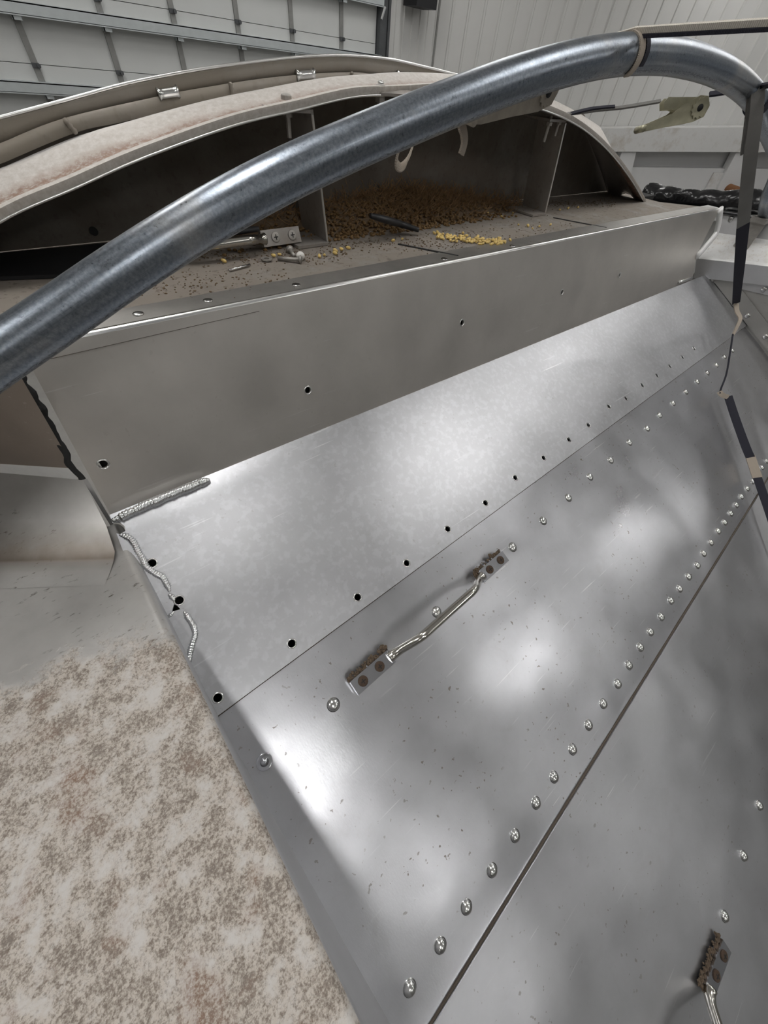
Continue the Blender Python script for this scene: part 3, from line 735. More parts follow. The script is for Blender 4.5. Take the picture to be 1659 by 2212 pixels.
# ------------------------------------------------------------------ arched end cap on the ledge
CAP = thing('end_cap', (1.05, .85, ZL), 'dusty arched aluminium end cap standing on the ledge, with two bracket plates', 'end cap')
YA, YB = at_z(1400, 435, ZL).y, at_z(1400, 435, ZL).y + .165
front = [Vector((-.22, YA, ZL + .001)), Vector((-.10, YA, ZL + .05))] + [at_y(*p, YA) for p in [(0,450),(150,385),(300,320),(500,250),(640,217),(760,190),(850,186),(1000,183),(1150,215),(1250,258),(1320,318),(1370,385),(1398,432)]]
front[-1].z = ZL + .002
tb = [at_y(*p, YB) for p in [(0,355),(162,287),(253,266),(420,228),(600,194),(777,170),(860,168),(1000,172),(1150,207),(1262,247)]]
mid = [at_y(*p, YB) for p in [(0,311),(138,256),(340,209),(420,193),(600,166),(762,156),(835,164),(1000,170),(1150,206),(1262,247)]]
top = [at_y(*p, YB) for p in [(0,255),(150,215),(300,175),(500,140),(700,120),(830,126),(920,145),(1000,165),(1150,205),(1262,247)]]
fs = spline(front, 8)
xr_end = fs[-1].x
def fz(pts, x):
    if x <= pts[0].x: return pts[0].z + (x - pts[0].x)*(.22 if x > -.1 else .3)
    for a, c in zip(pts[:-1], pts[1:]):
        if a.x <= x <= c.x: return a.z + (c.z - a.z)*(x - a.x)/(c.x - a.x)
    return None
S_tb, S_mid, S_top = spline(tb, 6), spline(mid, 6), spline(top, 6)
S_fr = spline(front, 6)
xs = [-.22 + (xr_end + .22)*k/140 for k in range(141)]
def zrow(S, x, off):
    z = fz(S, x)
    if z is None:                                      # right of the measured part the back edge follows the front edge
        z = fz(S_fr, x) + off
    return max(z, ZL + .001)
def tail(S): return S[-1].z - fz(S_fr, min(S[-1].x, xr_end))
o_tb = 0.012
zf = [max(fz(S_fr, x) if fz(S_fr, x) is not None else ZL, ZL+.001) for x in xs]
def blend(S, x):
    z = fz(S, x); xe_ = S[-1].x
    if z is None: 
        k = (x - xe_)/(xr_end - xe_ + 1e-6); z = fz(S_fr, x) if fz(S_fr, x) is not None else ZL
        z += tail(S)*(1-k)
    return max(z, ZL + .001)
ztb = [blend(S_tb, x) for x in xs]; zmid = [max(blend(S_mid, x), t+.0005) for x, t in zip(xs, ztb)]; ztop = [max(blend(S_top, x), m+.0005) for x, m in zip(xs, zmid)]
flr = []
for fy, fzz, lift in ((0, 0, -.010), (0, 0, 0), (.06, .04, .001), (.14, .08, -.003), (.26, .20, -.003), (.36, .32, .004), (.46, .44, .010), (.56, .56, .011), (.66, .66, .004), (.76, .74, -.009), (.86, .80, -.016), (.94, .88, -.013), (1.0, 1.0, -.004)):
    flr.append([Vector((x, YA + (YB-YA)*fy, a + (c - a)*fzz + lift)) for x, a, c in zip(xs, zf, ztb)])
b = MB(); b.grid(flr); fgo = b.build('flange', M['capflange'], CAP, True); sm = fgo.modifiers.new('thickness', 'SOLIDIFY'); sm.thickness = .004; sm.offset = -1
fgo.data.set_sharp_from_angle(angle=rad(50))
b = MB(); b.tube([Vector((x, YA - .001, z - .011)) for x, z in zip(xs, zf) if z > ZL + .02], .0018, 6); b.build('bright_edge', M['polish'], fgo, True)
R4 = [[Vector((x, YB, z)) for x, z in zip(xs, zz)] for zz in (ztb, zmid)]
b = MB(); b.grid(R4); lo_ = b.build('lower_band', M['cap'], CAP, True); lo_.modifiers.new('t', 'SOLIDIFY').thickness = .004
R5 = [[Vector((x, YB + .006, z)) for x, z in zip(xs, zz)] for zz in ([m - .004 for m in zmid], ztop)]
b = MB(); b.grid(R5); hi_ = b.build('upper_band', M['cap'], CAP, True); hi_.modifiers.new('t', 'SOLIDIFY').thickness = .005
b = MB(); b.tube([Vector((x, YB + .003, z)) for x, z in zip(xs, ztop) if x < 1.1], .0022, 6); b.build('bright_edge', M['polish'], hi_, True)
for a, c, w in (((138,256),(165,288),.010), ((497,177),(503,205),.007), ((760,155),(763,172),.006)):
    b = MB(); p, q = at_y(*a, YB - .004), at_y(*c, YB - .004); b.tube([p.lerp(q, k/6) for k in range(7)], [w*(.6 + .3*(k % 2)) for k in range(7)], 8, None, .5); b.build('stitch_weld', M['cap'], lo_, True)
for a, c in (((342,204),(384,198)), ((641,163),(678,160)), ((858,163),(885,166))):
    p, q = at_y(*a, YB - .003), at_y(*c, YB - .003); b = MB(); b.tube([p.lerp(q, k/8) for k in range(9)], [.0065 if k not in (0, 8) else .0085 for k in range(9)], 8); b.build('stitch_weld', M['rivet'], lo_, True)
# bulkhead behind
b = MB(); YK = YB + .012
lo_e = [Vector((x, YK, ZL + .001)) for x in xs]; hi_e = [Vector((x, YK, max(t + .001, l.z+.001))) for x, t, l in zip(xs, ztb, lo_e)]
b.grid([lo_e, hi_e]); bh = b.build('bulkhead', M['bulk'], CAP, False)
b = MB(); b.box((-1.2, YK + .10, ZL), (1.9, YK + .12, ZL + .06)); b.build('gap_backing', M['void'], CAP)  # unseen dark box added so a gap under the bulkhead reads black
fl_ = MB(); fl_.plate([at_z(-60, 552, ZL + .006), at_z(-60, 600, ZL + .006), at_z(150, 592, ZL + .006), at_z(330, 548, ZL + .006), at_z(430, 516, ZL + .006), at_z(425, 506, ZL + .006)], Vector((0,0,1)), .005)  # black plate that paints in the deep shade at the bulkhead foot
tag(fl_.build('shade_strip', M['black']), 'black strip standing in for deep shade along the foot of the bulkhead, partly behind the bow', 'shade strip')
# holes / plugs on the bulkhead
b = MB(); b.disc(at_y(202, 499, YK - .001), (0,-1,0), .007, .002, 14); b.build('plug', M['void'], bh)
# bracket plates
def bracket(pt, pb, w, xb):
    b = MB(); t = .005
    x = pt.x; y0 = max(pt.y, YA + .010); y1 = y0 + w
    P = [Vector((pb.x, y0, ZL + .004)), Vector((pb.x, y1, ZL + .004)), Vector((x, y1, pt.z)), Vector((x, y0, pt.z))]
    b.plate(P, Vector((-1,0,0)), t)
    b.plate([Vector((x - .075, y0, pt.z)), Vector((x + .0, y0, pt.z)), Vector((x + .0, y1, pt.z)), Vector((x - .075, y1, pt.z))], Vector((0,0,1)), t)
    b.plate([Vector((pb.x - .075, y0 - .008, ZL + .006)), Vector((pb.x, y0 - .008, ZL + .006)), Vector((pb.x, y1, ZL + .006)), Vector((pb.x - .075, y1, ZL + .006))], Vector((0,0,1)), t)
    br = b.build('bracket_plate', M['bracket'], CAP)
    e = MB(); e.tube([Vector((pb.x+.002, y0 - .001, ZL + .006)), Vector((x+.002, y0 - .001, pt.z - .006))], .0022, 6); e.build('bright_edge', M['polish'], br)
    return br, x, y0
pb = at_z(720, 536, ZL); pt = at_y(688, 225, pb.y); pt.z = min(pt.z, fz(S_fr, pt.x) - .016); br1, bx, by = bracket(pt, pb, .10, 0)
def bolt(p, L, par, r=.0042):
    b = MB(); b.tube([p, p - Vector((0,0,L))], r, 8); b.disc(p - Vector((0,0,L*.38)), (0,0,1), r*2.0, r*1.6, 6); b.disc(p + Vector((0,0,.004)), (0,0,1), r*2.2, .005, 12, .003); b.build('bolt', M['galv_bolt'], par)
bolt(Vector((bx - .035, by + .02, pt.z + .004)), .042, br1); 
pb2 = at_z(1197, 471, ZL); pt2 = at_y(1250, 264, pb2.y); pt2.z = min(pt2.z, fz(S_fr, pt2.x) - .008); br2, bx2, by2 = bracket(pt2, pb2, .09, 0)
bolt(Vector((bx2 - .06, by2 + .01, pt2.z + .006)), .05, br2); bolt(Vector((bx2 - .015, by2 + .01, pt2.z + .003)), .035, br2, .0035)
p = at_y(822, 192, YA + .02); b = MB(); b.disc(p, (0,0,1), .013, .002, 14, .003); b.disc(p + Vector((0,0,.004)), (0,0,1), .006, .004, 10, .003); b.build('bolt', M['rivet'], fgo)
p = at_y(822, 202, YA + .012); bolt(p, .03, fgo, .005)
# thin strut plate under the flange near the crown
a = at_y(822, 199, YA + .01); c = at_y(905, 205, YA - .03)
b = MB(); b.ribbon([a, c], (0, 1, 0.1), .03, .004); b.build('tie_plate', M['bracket'], fgo)

# ------------------------------------------------------------------ roof bow
YW = .50
bc = [(-160, 880), (0, 768), (120, 687), (250, 597), (380, 512), (500, 441), (620, 378), (750, 318), (880, 263), (1000, 215), (1110, 174), (1220, 141), (1310, 123), (1380, 118), (1450, 122), (1510, 136), (1560, 156), (1600, 182), (1632, 216), (1652, 256)]
bp = [at_y(*p, YW) for p in bc]
last = bp[-1]
bp += [Vector((2.26, YW, last.z - .10)), Vector((2.42, YW, last.z - .20)), Vector((2.57, YW, R3a.z + .03))]
BOW = thing('roof_bow', (bp[-1].x, YW, bp[-1].z), 'curved galvanised pipe bow arching over the trailer hopper', 'roof bow')
b = MB(); b.tube(spline(bp, 10), .0236, 32, Vector((0,1,0))); b.build('pipe', M['galv'], BOW, True)
b = MB(); q = bp[-1]; b.box((q.x - .05, q.y - .03, R3a.z + .002), (q.x + .06, q.y + .03, R3a.z + .02)); b.box((q.x - .03, q.y - .03, R3a.z), (q.x - .022, q.y + .03, R3a.z - .09)); b.build('end_bracket', M['galv_bolt'], BOW)

# ------------------------------------------------------------------ straps
def arc_around(c, r, a0, a1, ax1, ax2, n=12):
    return [c + (ax1*math.cos(a0+(a1-a0)*k/n) + ax2*math.sin(a0+(a1-a0)*k/n))*r for k in range(n+1)]
# ridge strap over the crown of the bow
cb = at_y(1352, 120, YW)
p_bow = cb + Vector((.0, 0, .0235))
ST = thing('ridge_strap', p_bow, 'white webbing strap over dark strap running across the crown of the bow', 'strap')
d0 = ray(1800, 26).normalized(); tgt = Vector((p_bow.x + .02, -.15, 0)); dd = ray(1720, 38); tgt = EYE + dd*(1.02/dd.length)
ln = ray(1665, 52); tgt = EYE + ln * (p_bow.x*1.02/ln.x)
tgt2 = p_bow + (tgt - p_bow)*1.5
back = at_y(1296, 90, .62)
b = MB(); pth = [back.lerp(p_bow, k/8) for k in range(8)] + [p_bow.lerp(tgt2, k/40) for k in range(41)]
b.ribbon([p + Vector((0,0,.002)) for p in pth], (1, 0, .35), [.006 + .002*min(1, k/22) for k in range(len(pth))], .0065); b.build('white_webbing', M['rope'], ST)
b = MB(); b.ribbon([p - Vector((0,0,.004)) for p in pth], (1, 0, .35), [.006 + .0015*min(1, k/22) for k in range(len(pth))], .004); b.build('dark_webbing', M['strapdark'], ST)
tb_ = (at_y(1385, 118, YW) - at_y(1320, 124, YW)).normalized(); ax2 = Vector((0,1,0)); ax1 = tb_.cross(ax2)
if ax1.z < 0: ax1 = -ax1
b = MB(); b.ribbon(arc_around(cb, .0252, -2.6, 2.6, ax1, ax2, 24), tb_, .016, .002); b.build('loop', M['straptan'], ST)
b = MB(); b.ribbon(arc_around(cb + tb_*.016, .0254, -2.0, 1.3, ax1, ax2, 24), tb_, .012, .003); b.build('knot', M['strapdark'], ST)

# strap with the near ratchet: from the end cap up to the bow leg
def ratchet(name, a, c, up_, mat, label, w=.030):
    """lever ratchet lying along a->c: the lever tip at a, the spool at c"""
    L = (c - a).length; X = (c - a).normalized(); Zv = (up_ - X*up_.dot(X)).normalized(); Yv = Zv.cross(X)
    Mx = Matrix((X, Yv, Zv)).transposed().to_4x4(); Mx.translation = a
    root = bpy.data.objects.new(name, None); COL.objects.link(root); root.matrix_world = Mx; root.empty_display_size = .05; tag(root, label, 'ratchet')
    pr = [(0, -.006), (.02, -.010), (L*.45, -.014), (L*.8, -.020), (L*.97, -.017), (L*1.03, 0), (L*.98, .018), (L*.85, .024), (L*.62, .018), (L*.45, .008), (.02, .004), (0, .002)]
    b = MB()
    for s in (-1, 1):
        V = [(x, s*w/2 + s*.0012, z) for x, z in pr] + [(x, s*w/2 - s*.0012, z) for x, z in pr]; k = len(pr)
        b.add(V, [tuple(range(k)), tuple(reversed(range(k, 2*k)))] + [(i, k+i, k+(i+1) % k, (i+1) % k) for i in range(k)])
    b.box((.0, -w/2, -.008), (L*.5, w/2, -.0055)); b.build('lever', mat, root)
    b = MB(); b.tube([(0, -w*.62, -.002), (0, w*.62, -.002)], .007, 12); b.build('grip', mat, root, True)
    b = MB()
    for s in (-1, 1):
        pr2 = [(L*.32, .020), (L*.30, .034), (L*.36, .040), (L*.46, .036), (L*.9, .020), (L*.98, .004), (L*.9, -.012), (L*.75, -.008), (L*.45, .016)]
        k = len(pr2); V = [(x, s*(w/2 - .005) + .001, z) for x, z in pr2] + [(x, s*(w/2 - .005) - .001, z) for x, z in pr2]
        b.add(V, [tuple(range(k)), tuple(reversed(range(k, 2*k)))] + [(i, k+i, k+(i+1) % k, (i+1) % k) for i in range(k)])
    b.build('frame', mat, root)
    b = MB()
    for s in (-1, 1):                                 # toothed wheels
        n = 26; R = [(.019 if k % 2 else .0155) for k in range(n)]
        V = [(L*.87 + R[k]*math.cos(2*math.pi*k/n), s*(w/2 + .002), .002 + R[k]*math.sin(2*math.pi*k/n)) for k in range(n)] + [(L*.87 + R[k]*math.cos(2*math.pi*k/n), s*(w/2 + .005), .002 + R[k]*math.sin(2*math.pi*k/n)) for k in range(n)]
        b.add(V, [tuple(range(n)), tuple(reversed(range(n, 2*n)))] + [(i, n+i, n+(i+1) % n, (i+1) % n) for i in range(n)])
    b.build('toothed_wheel', mat, root)
    b = MB(); b.tube([(L*.87, -w*.66, .002), (L*.87, w*.66, .002)], .0065, 12); b.build('spool', M['void'], root, True)
    b = MB(); b.tube([(L*.87 + .0125*math.cos(t)*(1+.04*t/6), 0, .002 + .0125*math.sin(t)*(1+.04*t/6)) for t in [k*.35 for k in range(22)]], [.0035]*22, 6, Vector((0,1,0)), (w*.36)/.0035); b.build('wound_webbing', M['straptan'], root)
    return root
p_cap = Vector((bx2 + .01, by2 + .0, pt2.z + .012)); p_leg = at_y(1588, 196, YW + .03)
def on_line(px): 
    best = min([p_cap.lerp(p_leg, k/200) for k in range(201)], key=lambda p: abs(proj(p)[0] - px)); return best
def proj(p):
    c = ROT.transposed() @ (p - EYE); return (c.x/c.z*FPX + CX, c.y/c.z*FPX + CY)
ra, rc = on_line(1428), on_line(1532)
dep = lambda p: (ROT.transposed() @ (p - EYE)).z
def px_at(px, py, z):
    return EYE + ray(px, py)*(z/FPX)
tip = px_at(1383, 277, dep(on_line(1383))*.97); spl = px_at(1520, 232, dep(rc)*.97)
ratchet('ratchet_buckle', tip, spl, Vector((0.1, .1, 1)), M['ratchet'], 'yellowed ratchet buckle hanging on the dark strap in front of the white wall', .034)
RS = thing('cross_strap', p_cap, 'thin dark strap from the end cap to the right leg of the bow', 'strap')
b = MB(); b.ribbon(spline([p_cap - Vector((.06,0,.004)), p_cap, p_cap.lerp(ra, .3), p_cap.lerp(ra, .6)-Vector((0,0,.002)), ra], 6), (.2, 1, .2), .011, .0035); b.build('lower_webbing', M['strapgrey'], RS)
b = MB(); b.ribbon(spline([p_cap, p_cap.lerp(ra, .25)+Vector((0,0,.004)), p_cap.lerp(ra, .5)+Vector((0,0,.002))], 6), (.2, 1, .2), .010, .003); b.build('doubled_webbing', M['strapdark'], RS)
p_far = at_y(1720, 176, .30)
b = MB(); b.ribbon(spline([rc, p_leg, at_y(1640, 187, YW + .0), p_far], 8), (.2, 1, .3), .014, .004); b.build('upper_webbing', M['strapdark'], RS)
# dusty ratchet behind the bow
t1 = at_y(1005, 250, .62); s1 = at_y(1185, 188, .60)
ratchet('ratchet_buckle', t1, s1, Vector((0, -.1, 1)), M['ratchetdust'], 'dust caked ratchet buckle tucked behind the bow above the bulkhead', .04)
RB = thing('cap_strap', s1, 'pale dusty strap with a hanging tail and loop below the bow', 'strap')
q = [at_y(*p, .63) for p in [(1000, 240), (995, 262), (1001, 285), (1003, 308), (996, 334)]]
b = MB(); b.ribbon(spline(q, 8), (1, .35, 0), .022, .004); b.build('tail', M['straptan'], RB)
q = [at_y(*p, yy) for p, yy in [((905, 270), .66), ((895, 305), .66), ((882, 338), .655), ((866, 356), .65), ((857, 350), .64), ((862, 325), .635), ((880, 295), .63), ((892, 270), .63)]]
b = MB(); b.ribbon(spline(q, 8), (.75, .65, .15), .020, .003); b.build('loop', M['straptan'], RB)

# long worn strap hanging from the right leg of the bow onto the slope
HS = thing('hanging_strap', at_y(1636, 210, YW), 'long worn dark strap hanging from the right leg of the bow, twisted near the slope', 'strap')
def dz_at(px, py, f): 
    h = sl(px, py, 0); return EYE + (h - EYE)*f
S = [(at_y(1637, 196, .470), .028), (at_y(1634, 240, .452), .029), (at_y(1622, 330, .420), .031), (at_y(1612, 420, .392), .031), (at_y(1604, 500, .365), .031), (at_y(1597, 580, .340), .029), (at_y(1590, 655, .318), .025)]
def facing(P, roll=0.0):
    W = []
    for i, p in enumerate(P):
        T = (P[min(i+1, len(P)-1)] - P[max(i-1, 0)]).normalized(); v = (p - EYE).normalized(); w = T.cross(v).normalized(); W.append(w*math.cos(roll) + v*math.sin(roll))
    return W
def wlerp(i, n, Wd):
    t = i/(n-1)*(len(Wd)-1); a = int(min(t, len(Wd)-2)); return Wd[a] + (Wd[a+1]-Wd[a])*(t-a)
k6 = spline([p for p, _ in S], 6); n6 = len(k6); up_n = int(n6*.66); FW = facing(k6, .5); WD = [wlerp(i, n6, [w for _, w in S])*.96 for i in range(n6)]
b = MB(); b.ribbon(k6[:up_n], FW[:up_n], WD[:up_n], .003); b.build('upper_length', M['strapgrey'], HS)
b = MB(); b.ribbon([p + Vector((.010, .014, 0)) for p in k6[:int(n6*.36)]], facing(k6, .7)[:int(n6*.36)], .026, .004); b.build('doubled_length', M['strapgrey'], HS)
b = MB(); b.ribbon(k6[up_n-1:], FW[up_n-1:], WD[up_n-1:], .003); b.build('dark_length', M['strapdark'], HS)
d1 = (S[-1][0] - EYE).length
def pd(px, py, d): return EYE + ray(px, py).normalized()*d
t0 = S[-1][0]; dA = d1
dB = (dz_at(1556, 848, .955) - EYE).length
def dl(py): t = (py - 655)/(848 - 655); return dA + (dB - dA)*t
T = [t0] + [pd(x, y, dl(y)) for x, y in [(1592, 672), (1599, 688), (1592, 706), (1584, 722)]]
pw = spline(T, 6)
b = MB(); b.ribbon(pw, facing(pw, 1.0), [.022 - .011*k/24 for k in range(25)], .003); b.build('twist', M['straptan'], HS)
T = [pd(x, y, dl(y)) for x, y in [(1583, 722), (1577, 762), (1569, 808), (1558, 838), (1555, 850)]]
b = MB(); b.tube(spline(T, 6), .0030, 6); b.build('thin_length', M['strapdark'], HS)
dC = lambda px, py, f: (dz_at(px, py, f) - EYE).length
T = [pd(1554, 846, dB), pd(1560, 853, dB), pd(1573, 858, dC(1573, 858, .95))]
pw = spline(T, 6); b = MB(); b.ribbon(pw, facing(pw, .3), .016, .003); b.build('turned_end', M['straptan'], HS)
T = [(1573, 856), (1584, 890), (1598, 930), (1613, 970), (1622, 990)]
wv = [Vector((1, .25, 0))]*1
pw = spline([pd(*p, dC(*p, .95)) for p in T], 6); b = MB(); b.ribbon(pw, facing(pw, .35), .024, .003); b.build('lower_length', M['strapdark'], HS)
T = [(1620, 984), (1628, 1008), (1636, 1032)]
pw = spline([pd(*p, dC(*p, .95)) for p in T], 6); b = MB(); b.ribbon(pw, facing(pw, .35), .026, .004); b.build('dusty_fold', M['straptan'], HS)
T = [(1634, 1026), (1648, 1066), (1662, 1106), (1690, 1190)]
pw = spline([pd(*p, dC(*p, .95)) for p in T], 6); b = MB(); b.ribbon(pw, facing(pw, .35), .023, .003); b.build('end_length', M['strapdark'], HS)
tl = (at_y(1648, 245, YW) - at_y(1625, 208, YW)).normalized(); cl = at_y(1637, 222, YW); a2 = Vector((0,1,0)); a1 = tl.cross(a2)
b = MB(); b.ribbon(arc_around(cl, .0255, 0, 6.2, a1, a2, 28), tl, .030, .004); b.build('wrap', M['strapdark'], HS)

# rolled tarp on the right top rail
pt0, pt1 = at_x(1402, 418, 2.66), at_x(1659, 446, 2.66)
dv = (pt1 - pt0).normalized(); TP = []
for k in range(280):
    p = pt0 + dv*(k*.009 - .02); TP.append(p + Vector((noise.noise(p*5)*.012, 0, noise.noise(p*6 + Vector((4,0,0)))*.010)))
R = [.040 + .006*noise.noise(p*8) for p in TP]; R[0] = .03
b = MB(); b.tube(TP, R, 48, Vector((0,0,1)))
for i, v in enumerate(b.V):
    b.V[i] = v + Vector((0, 0, 1))*(.014*noise.noise(v*7) + .016*(abs(noise.noise(v*11))-.2)) + Vector((1, 0, 0))*(.014*noise.noise(v*8) + .014*(.2-abs(noise.noise(v*13))))
tp = thing('tarp_roll', pt0, 'crumpled black vinyl tarp rolled up along the right top rail', 'tarp')
b.build('roll', M['vinyl'], tp, True)
b = MB(); b.ribbon([p - Vector((.02, 0, .036)) for p in TP], (1, 0, 0), .09, .006); b.build('hem', M['black'], tp)

# ------------------------------------------------------------------ grab handles
def handle_parts(root, L, mat_bar, mat_plate, mat_screw, ends=(1, 1), rise=.046):
    """local frame: x along the handle, z off the sheet; mounting plates at both ends"""
    pl = .088; w = .027; hL = L/2
    for s in (-1, 1):
        b = MB(); x0, x1 = s*(hL - pl), s*hL
        if x0 > x1: x0, x1 = x1, x0
        b.box((x0, -w/2, -.002), (x1, w/2, .0085)); m = b.build('mounting_plate', mat_plate, root)
        for k in (.22, .66):
            sc = MB(); c = (s*(hL - pl*k), 0, .0083); sc.disc(c, (0,0,1), .0092, .0018, 16, .0012)
            o = sc.build('screw', mat_screw, m, True)
            cr = MB(); cr.box((c[0]-.0045, -.0008, .0112), (c[0]+.0045, .0008, .0118)); cr.box((c[0]-.0008, -.0045, .0112), (c[0]+.0008, .0045, .0118)); cr.build('screw_slot', M['void'], m)
    pth = []; x1 = hL - pl*.93
    for k in range(61):
        x = -x1 + 2*x1*k/60; e = min(1, (x1 - abs(x))/(x1*.52)); e = e*e*(3 - 2*e); pth.append((x, 0, .006 + (rise - .006)*e))
    b = MB(); b.tube(pth, [.0082 + .0028*max(0, 1 - min(i, 60 - i)/5) for i in range(len(pth))], 20, Vector((0,1,0)), 1.0); b.build('grip_bar', mat_bar, root, True)
def frame_on_slope(p, q, off):
    X = (q - p).normalized(); Zv = NS; Yv = Zv.cross(X); Mx = Matrix((X, Yv, Zv)).transposed().to_4x4(); Mx.translation = (p + q)/2 + NS*off; return Mx
def crust(root, x0, x1, y, n, z=.004):
    b = MB()
    for k in range(n):
        x = x0 + (x1-x0)*random.random(); r = .0010 + .0026*random.random()**2
        b.ellipsoid((x, y + random.gauss(0, .0035), z*random.random()), r*1.5, r, r*.8, Matrix.Rotation(random.random()*3, 3, 'Z'), 7, 4)
    o = b.build('mud_crust', M['crust'], root); o['kind'] = 'stuff'
p, q = sl(762, 1486), sl(1086, 1202); um = suv(920, 1345)
H1 = bpy.data.objects.new('grab_handle', None); COL.objects.link(H1); H1.matrix_world = frame_on_slope(p, q, D2(*um)+.003)
tag(H1, 'bent steel grab handle screwed to the middle slope sheet with four rusty screws', 'handle', 'grab handles')
LH = (q - p).length; handle_parts(H1, LH, M['steel'], M['steelplate'], M['rustscrew'])
crust(H1, -LH/2, -LH/2 + .09, .0155, 150); crust(H1, LH/2 - .09, LH/2, .015, 90); crust(H1, LH/2-.10, LH/2-.085, .012, 18, .012)
p = sl(1527, 2016, 0); q = slope3(p.x + .002, 0); u0, w0 = suv(1540, 2024)
p3 = slope3(u0, w0 + .0); 
# the second one runs down the slope out of the picture
q3 = sl(1545, 2420, 0)
dirh = (sl(1508, 2100, 0) - sl(1540, 2020, 0)).normalized()
q3 = p3 + dirh*LH
H2 = bpy.data.objects.new('grab_handle', None); COL.objects.link(H2); H2.matrix_world = frame_on_slope(q3, p3, D3(u0+.0, w0)+.004)
tag(H2, 'grab handle on the lower slope sheet, running out of the bottom edge, muddy', 'handle', 'grab handles')
handle_parts(H2, LH, M['steel'], M['steelplate'], M['rustscrew']); crust(H2, LH/2 - .10, LH/2, .016, 190)
# third one, taken off and lying on the ledge
p, q = at_z(655, 520, ZL + .012), at_z(440, 551, ZL + .012)
X = (p - q).normalized(); L3 = .345; q = p - X*L3; Zv = (Vector((0, -1, .35)) - X*Vector((0, -1, .35)).dot(X)).normalized(); Yv = Zv.cross(X)
Mx = Matrix((X, Yv, Zv)).transposed().to_4x4(); Mx.translation = (p + q)/2 + Vector((0, .02, .006))
H3 = bpy.data.objects.new('grab_handle', None); COL.objects.link(H3); H3.matrix_world = Mx
tag(H3, 'loose grab handle lying on the dusty ledge at the foot of a bracket', 'handle', 'grab handles')
handle_parts(H3, L3, M['steel'], M['bracket'], M['galv_bolt'], rise=.03)

# ------------------------------------------------------------------ grain, chaff and bits on the ledge
km = MB(); km.ellipsoid((0,0,.0028), .0052, .0042, .0028, None, 8, 5)
for i, v in enumerate(km.V): km.V[i] = Vector((v.x, v.y*(.72 + .28*(v.x/.0052)), v.z))
KM = mesh('corn_kernel', km.V, km.F, True); KM.materials.append(M['kernel'])
def kernel(px, py, jitter=0):
    p = at_z(px + random.uniform(-jitter, jitter), py + random.uniform(-jitter, jitter)*.4, ZL + .001)
    o = bpy.data.objects.new('corn_kernel', KM); COL.objects.link(o); o.location = p
    o.rotation_euler = (random.uniform(-.4, .4), random.uniform(-.4, .4), random.uniform(0, 6.28)); s = random.uniform(.8, 1.2); o.scale = (s, s, s)
    tag(o, 'yellow corn kernel lying loose on the dusty ledge below the end cap', 'corn kernel', 'loose corn kernels on the ledge')
for k in range(120):
    t = random.random(); kernel(945 + 150*t + random.gauss(0, 6), 512 + 14*t + random.gauss(0, 4.5) )
for px in [(1140,490),(1150,495),(1163,492),(1210,455),(1228,452),(1250,449),(1190,487),(1120,488),(1100,520),(1080,470),(1052,462),(1107,462),(725,545),(735,541),(722,550),(655,560),(482,567),(590,555),(602,552),(700,553),(690,556),(752,538),(850,523),(868,518)]: kernel(*px, 2)
# heap of grain against the bulkhead: uncountable
heap = MB()
def heap_h(x, y):
    a = max(0, 1 - abs((y - (YK - .02))/.13)); g = math.exp(-((x-.88)/.32)**2)*.9 + .35*math.exp(-((x-.45)/.25)**2)
    return .055*a*a*g + .004*noise.noise(Vector((x*40, y*40, 0)))*min(1, a*3)*min(1, g*3)
nx, ny = 110, 24
rows = []
for j in range(ny+1):
    y = YA + .03 + (YK - .004 - YA - .03)*j/ny; rows.append([Vector((.18 + 1.2*i/nx, y, ZL - .002 + heap_h(.18 + 1.2*i/nx, y))) for i in range(nx+1)])
heap.grid(rows); tag(heap.build('chaff_heap', M['crumb'], None, True), 'heap of brown chaff and broken grain drifted against the bulkhead', 'chaff', kind='stuff')
gk = MB()
for k in range(900):
    x = random.gauss(.80, .2); y = YA + .02 + random.random()*(YK - YA - .05)
    if x < .2 or x > 1.36: continue
    h = heap_h(x, y); R3 = Matrix.Rotation(random.random()*6.28, 3, 'Z') @ Matrix.Rotation(random.uniform(-.7, .7), 3, 'X')
    gk.ellipsoid((x, y, ZL + h + .002), .005, .004, .0026, R3, 6, 4)
tag(gk.build('grain_heap', M['heap'], None, True), 'shaded corn kernels strewn over the chaff behind the bracket', 'corn', kind='stuff')
st = MB()
for k in range(2400):
    x = random.gauss(.95, .22); y = YK - .004 - abs(random.gauss(0, .045))
    if x < .25 or x > 1.45: continue
    z = ZL + heap_h(x, y); a = random.random()*6.28; L = random.uniform(.015, .05); tz = random.uniform(-.1, .9)
    d = Vector((math.cos(a), math.sin(a)*.4, tz)).normalized(); c1 = Vector((x, y, z)); bend = Vector((random.uniform(-1,1), random.uniform(-1, 0), random.uniform(-1, .2)))*L*.25
    P = [c1, c1 + d*L*.5 + bend, c1 + d*L + bend*.4]
    for p in P: p.y = min(p.y, YK - .004); p.z = max(p.z, ZL + .001)
    st.tube(P, .0006, 3, cap=False)
tag(st.build('straw', M['chaff']), 'tangle of thin brown straw along the foot of the bulkhead', 'straw', kind='stuff')
cr = MB()
for k in range(1300):
    t = random.random(); px, py = random.choice([(random.uniform(430, 760), random.gauss(552, 9)), (random.uniform(700, 1000), random.gauss(528, 9)), (random.uniform(900, 1250), random.gauss(505, 16)), (random.uniform(1180, 1330), random.gauss(440, 5)), (random.uniform(200, 640), random.gauss(610, 18))])
    p = at_z(px, py, ZL + .0008); 
    if p.y < YF + .01 or p.y > YK: continue
    r = random.uniform(.0006, .0018); cr.ellipsoid(p, r*1.6, r, r*.7, Matrix.Rotation(random.random()*6, 3, 'Z'), 5, 3)
tag(cr.build('crumbs', M['crumb']), 'fine brown grain crumbs and dust scattered over the ledge', 'crumbs', kind='stuff')
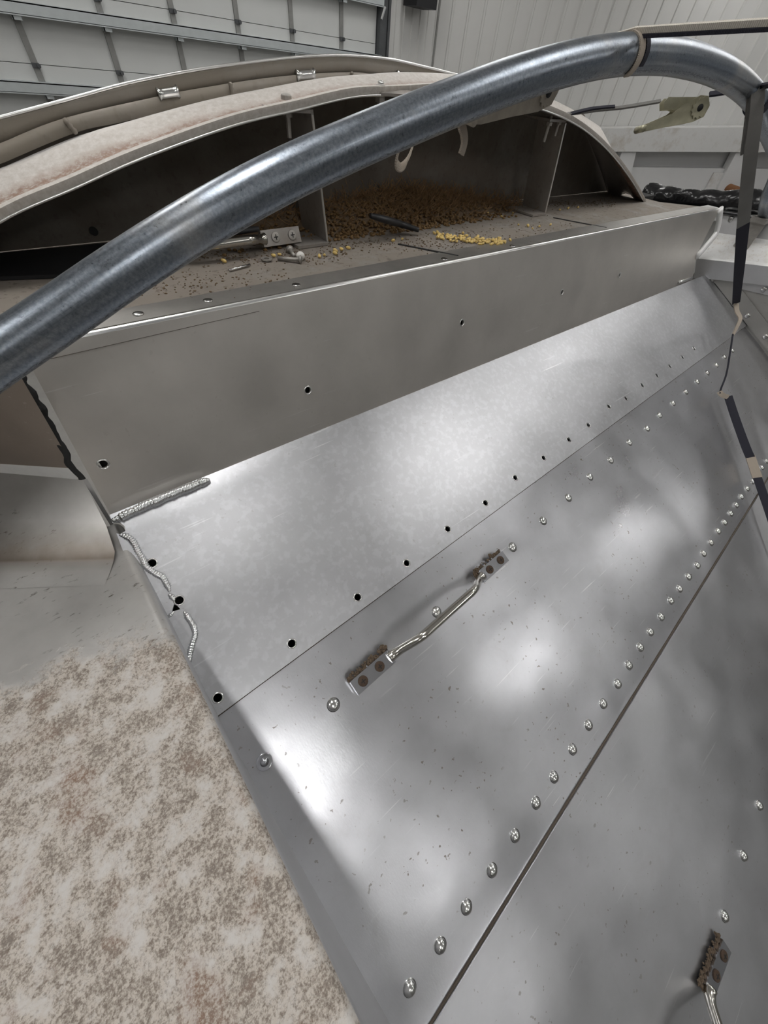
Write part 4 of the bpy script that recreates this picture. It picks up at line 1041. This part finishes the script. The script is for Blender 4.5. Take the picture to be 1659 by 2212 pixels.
# black rubber scraps
def scrap(name, pts, r, label):
    P = spline([at_z(*p, ZL + .012 + (heap_h(*at_z(*p, ZL).xy))) for p in pts], 5)
    b = MB(); b.tube(P, [r*(.6 + .5*math.sin(math.pi*(i+1)/(len(P)+1))) for i in range(len(P))], 8, None, .6); tag(b.build(name, M['black'], None, True), label, 'scrap')
scrap('rubber_scrap', [(800, 466), (830, 474), (865, 484), (905, 497)], .011, 'torn black rubber strip lying on the chaff heap')
scrap('rubber_scrap', [(560, 494), (530, 497), (500, 502), (465, 510)], .009, 'flat black rubber strip lying left of the bracket behind the bow')
# small hardware
def screw(px0, px1, label, grp=None):
    p, q = at_z(*px0, ZL + .006), at_z(*px1, ZL + .004); t = thing('machine_screw', p, label, 'screw')
    d = (q - p).normalized(); b = MB(); b.tube([p, q], .0035, 8); b.build('shank', M['galv_bolt'], t, True)
    b = MB(); b.disc(p - d*.004, d, .008, .004, 14, 0, .0045); b.build('head', M['galv_bolt'], t, True)
screw((627, 541), (636, 553), 'short steel screw leaning by the plate of the loose handle')
screw((646, 561), (600, 558), 'long dull screw lying in the crumbs near the white pebble')
p = at_z(576, 561, ZL + .002); b = MB(); n = 20
for r0, r1, z0, z1 in ((.0045, .0105, .002, .002), (.0105, .0105, .002, 0), (.0045, .0045, 0, .002)):
    V = [p + Vector((r*math.cos(2*math.pi*k/n), r*math.sin(2*math.pi*k/n), z)) for r, z in ((r0, z0), (r1, z1)) for k in range(n)]
    b.add(V, [(k, (k+1) % n, n+(k+1) % n, n+k) for k in range(n)])
w = b.build('washer', M['galv_bolt'], None); w.rotation_euler = (0, 0, 0); tag(w, 'small steel washer lying in the crumbs on the ledge', 'washer')
p = at_z(649, 553, ZL + .008); b = MB(); b.ellipsoid(p, .0085, .0075, .0078, None, 12, 8); tag(b.build('pebble', M['pebble'], None, True), 'white round pebble on the ledge near the loose handle', 'pebble')
p, q = at_z(495, 584, ZL + .003), at_z(540, 572, ZL + .003); b = MB(); b.tube([p, p.lerp(q, .5), q], .0022, 6); tag(b.build('wire_piece', M['rivet'], None, True), 'short piece of bright wire on the dusty ledge', 'wire')
for o in list(bpy.data.objects):
    if '_w' in o: del o['_w']
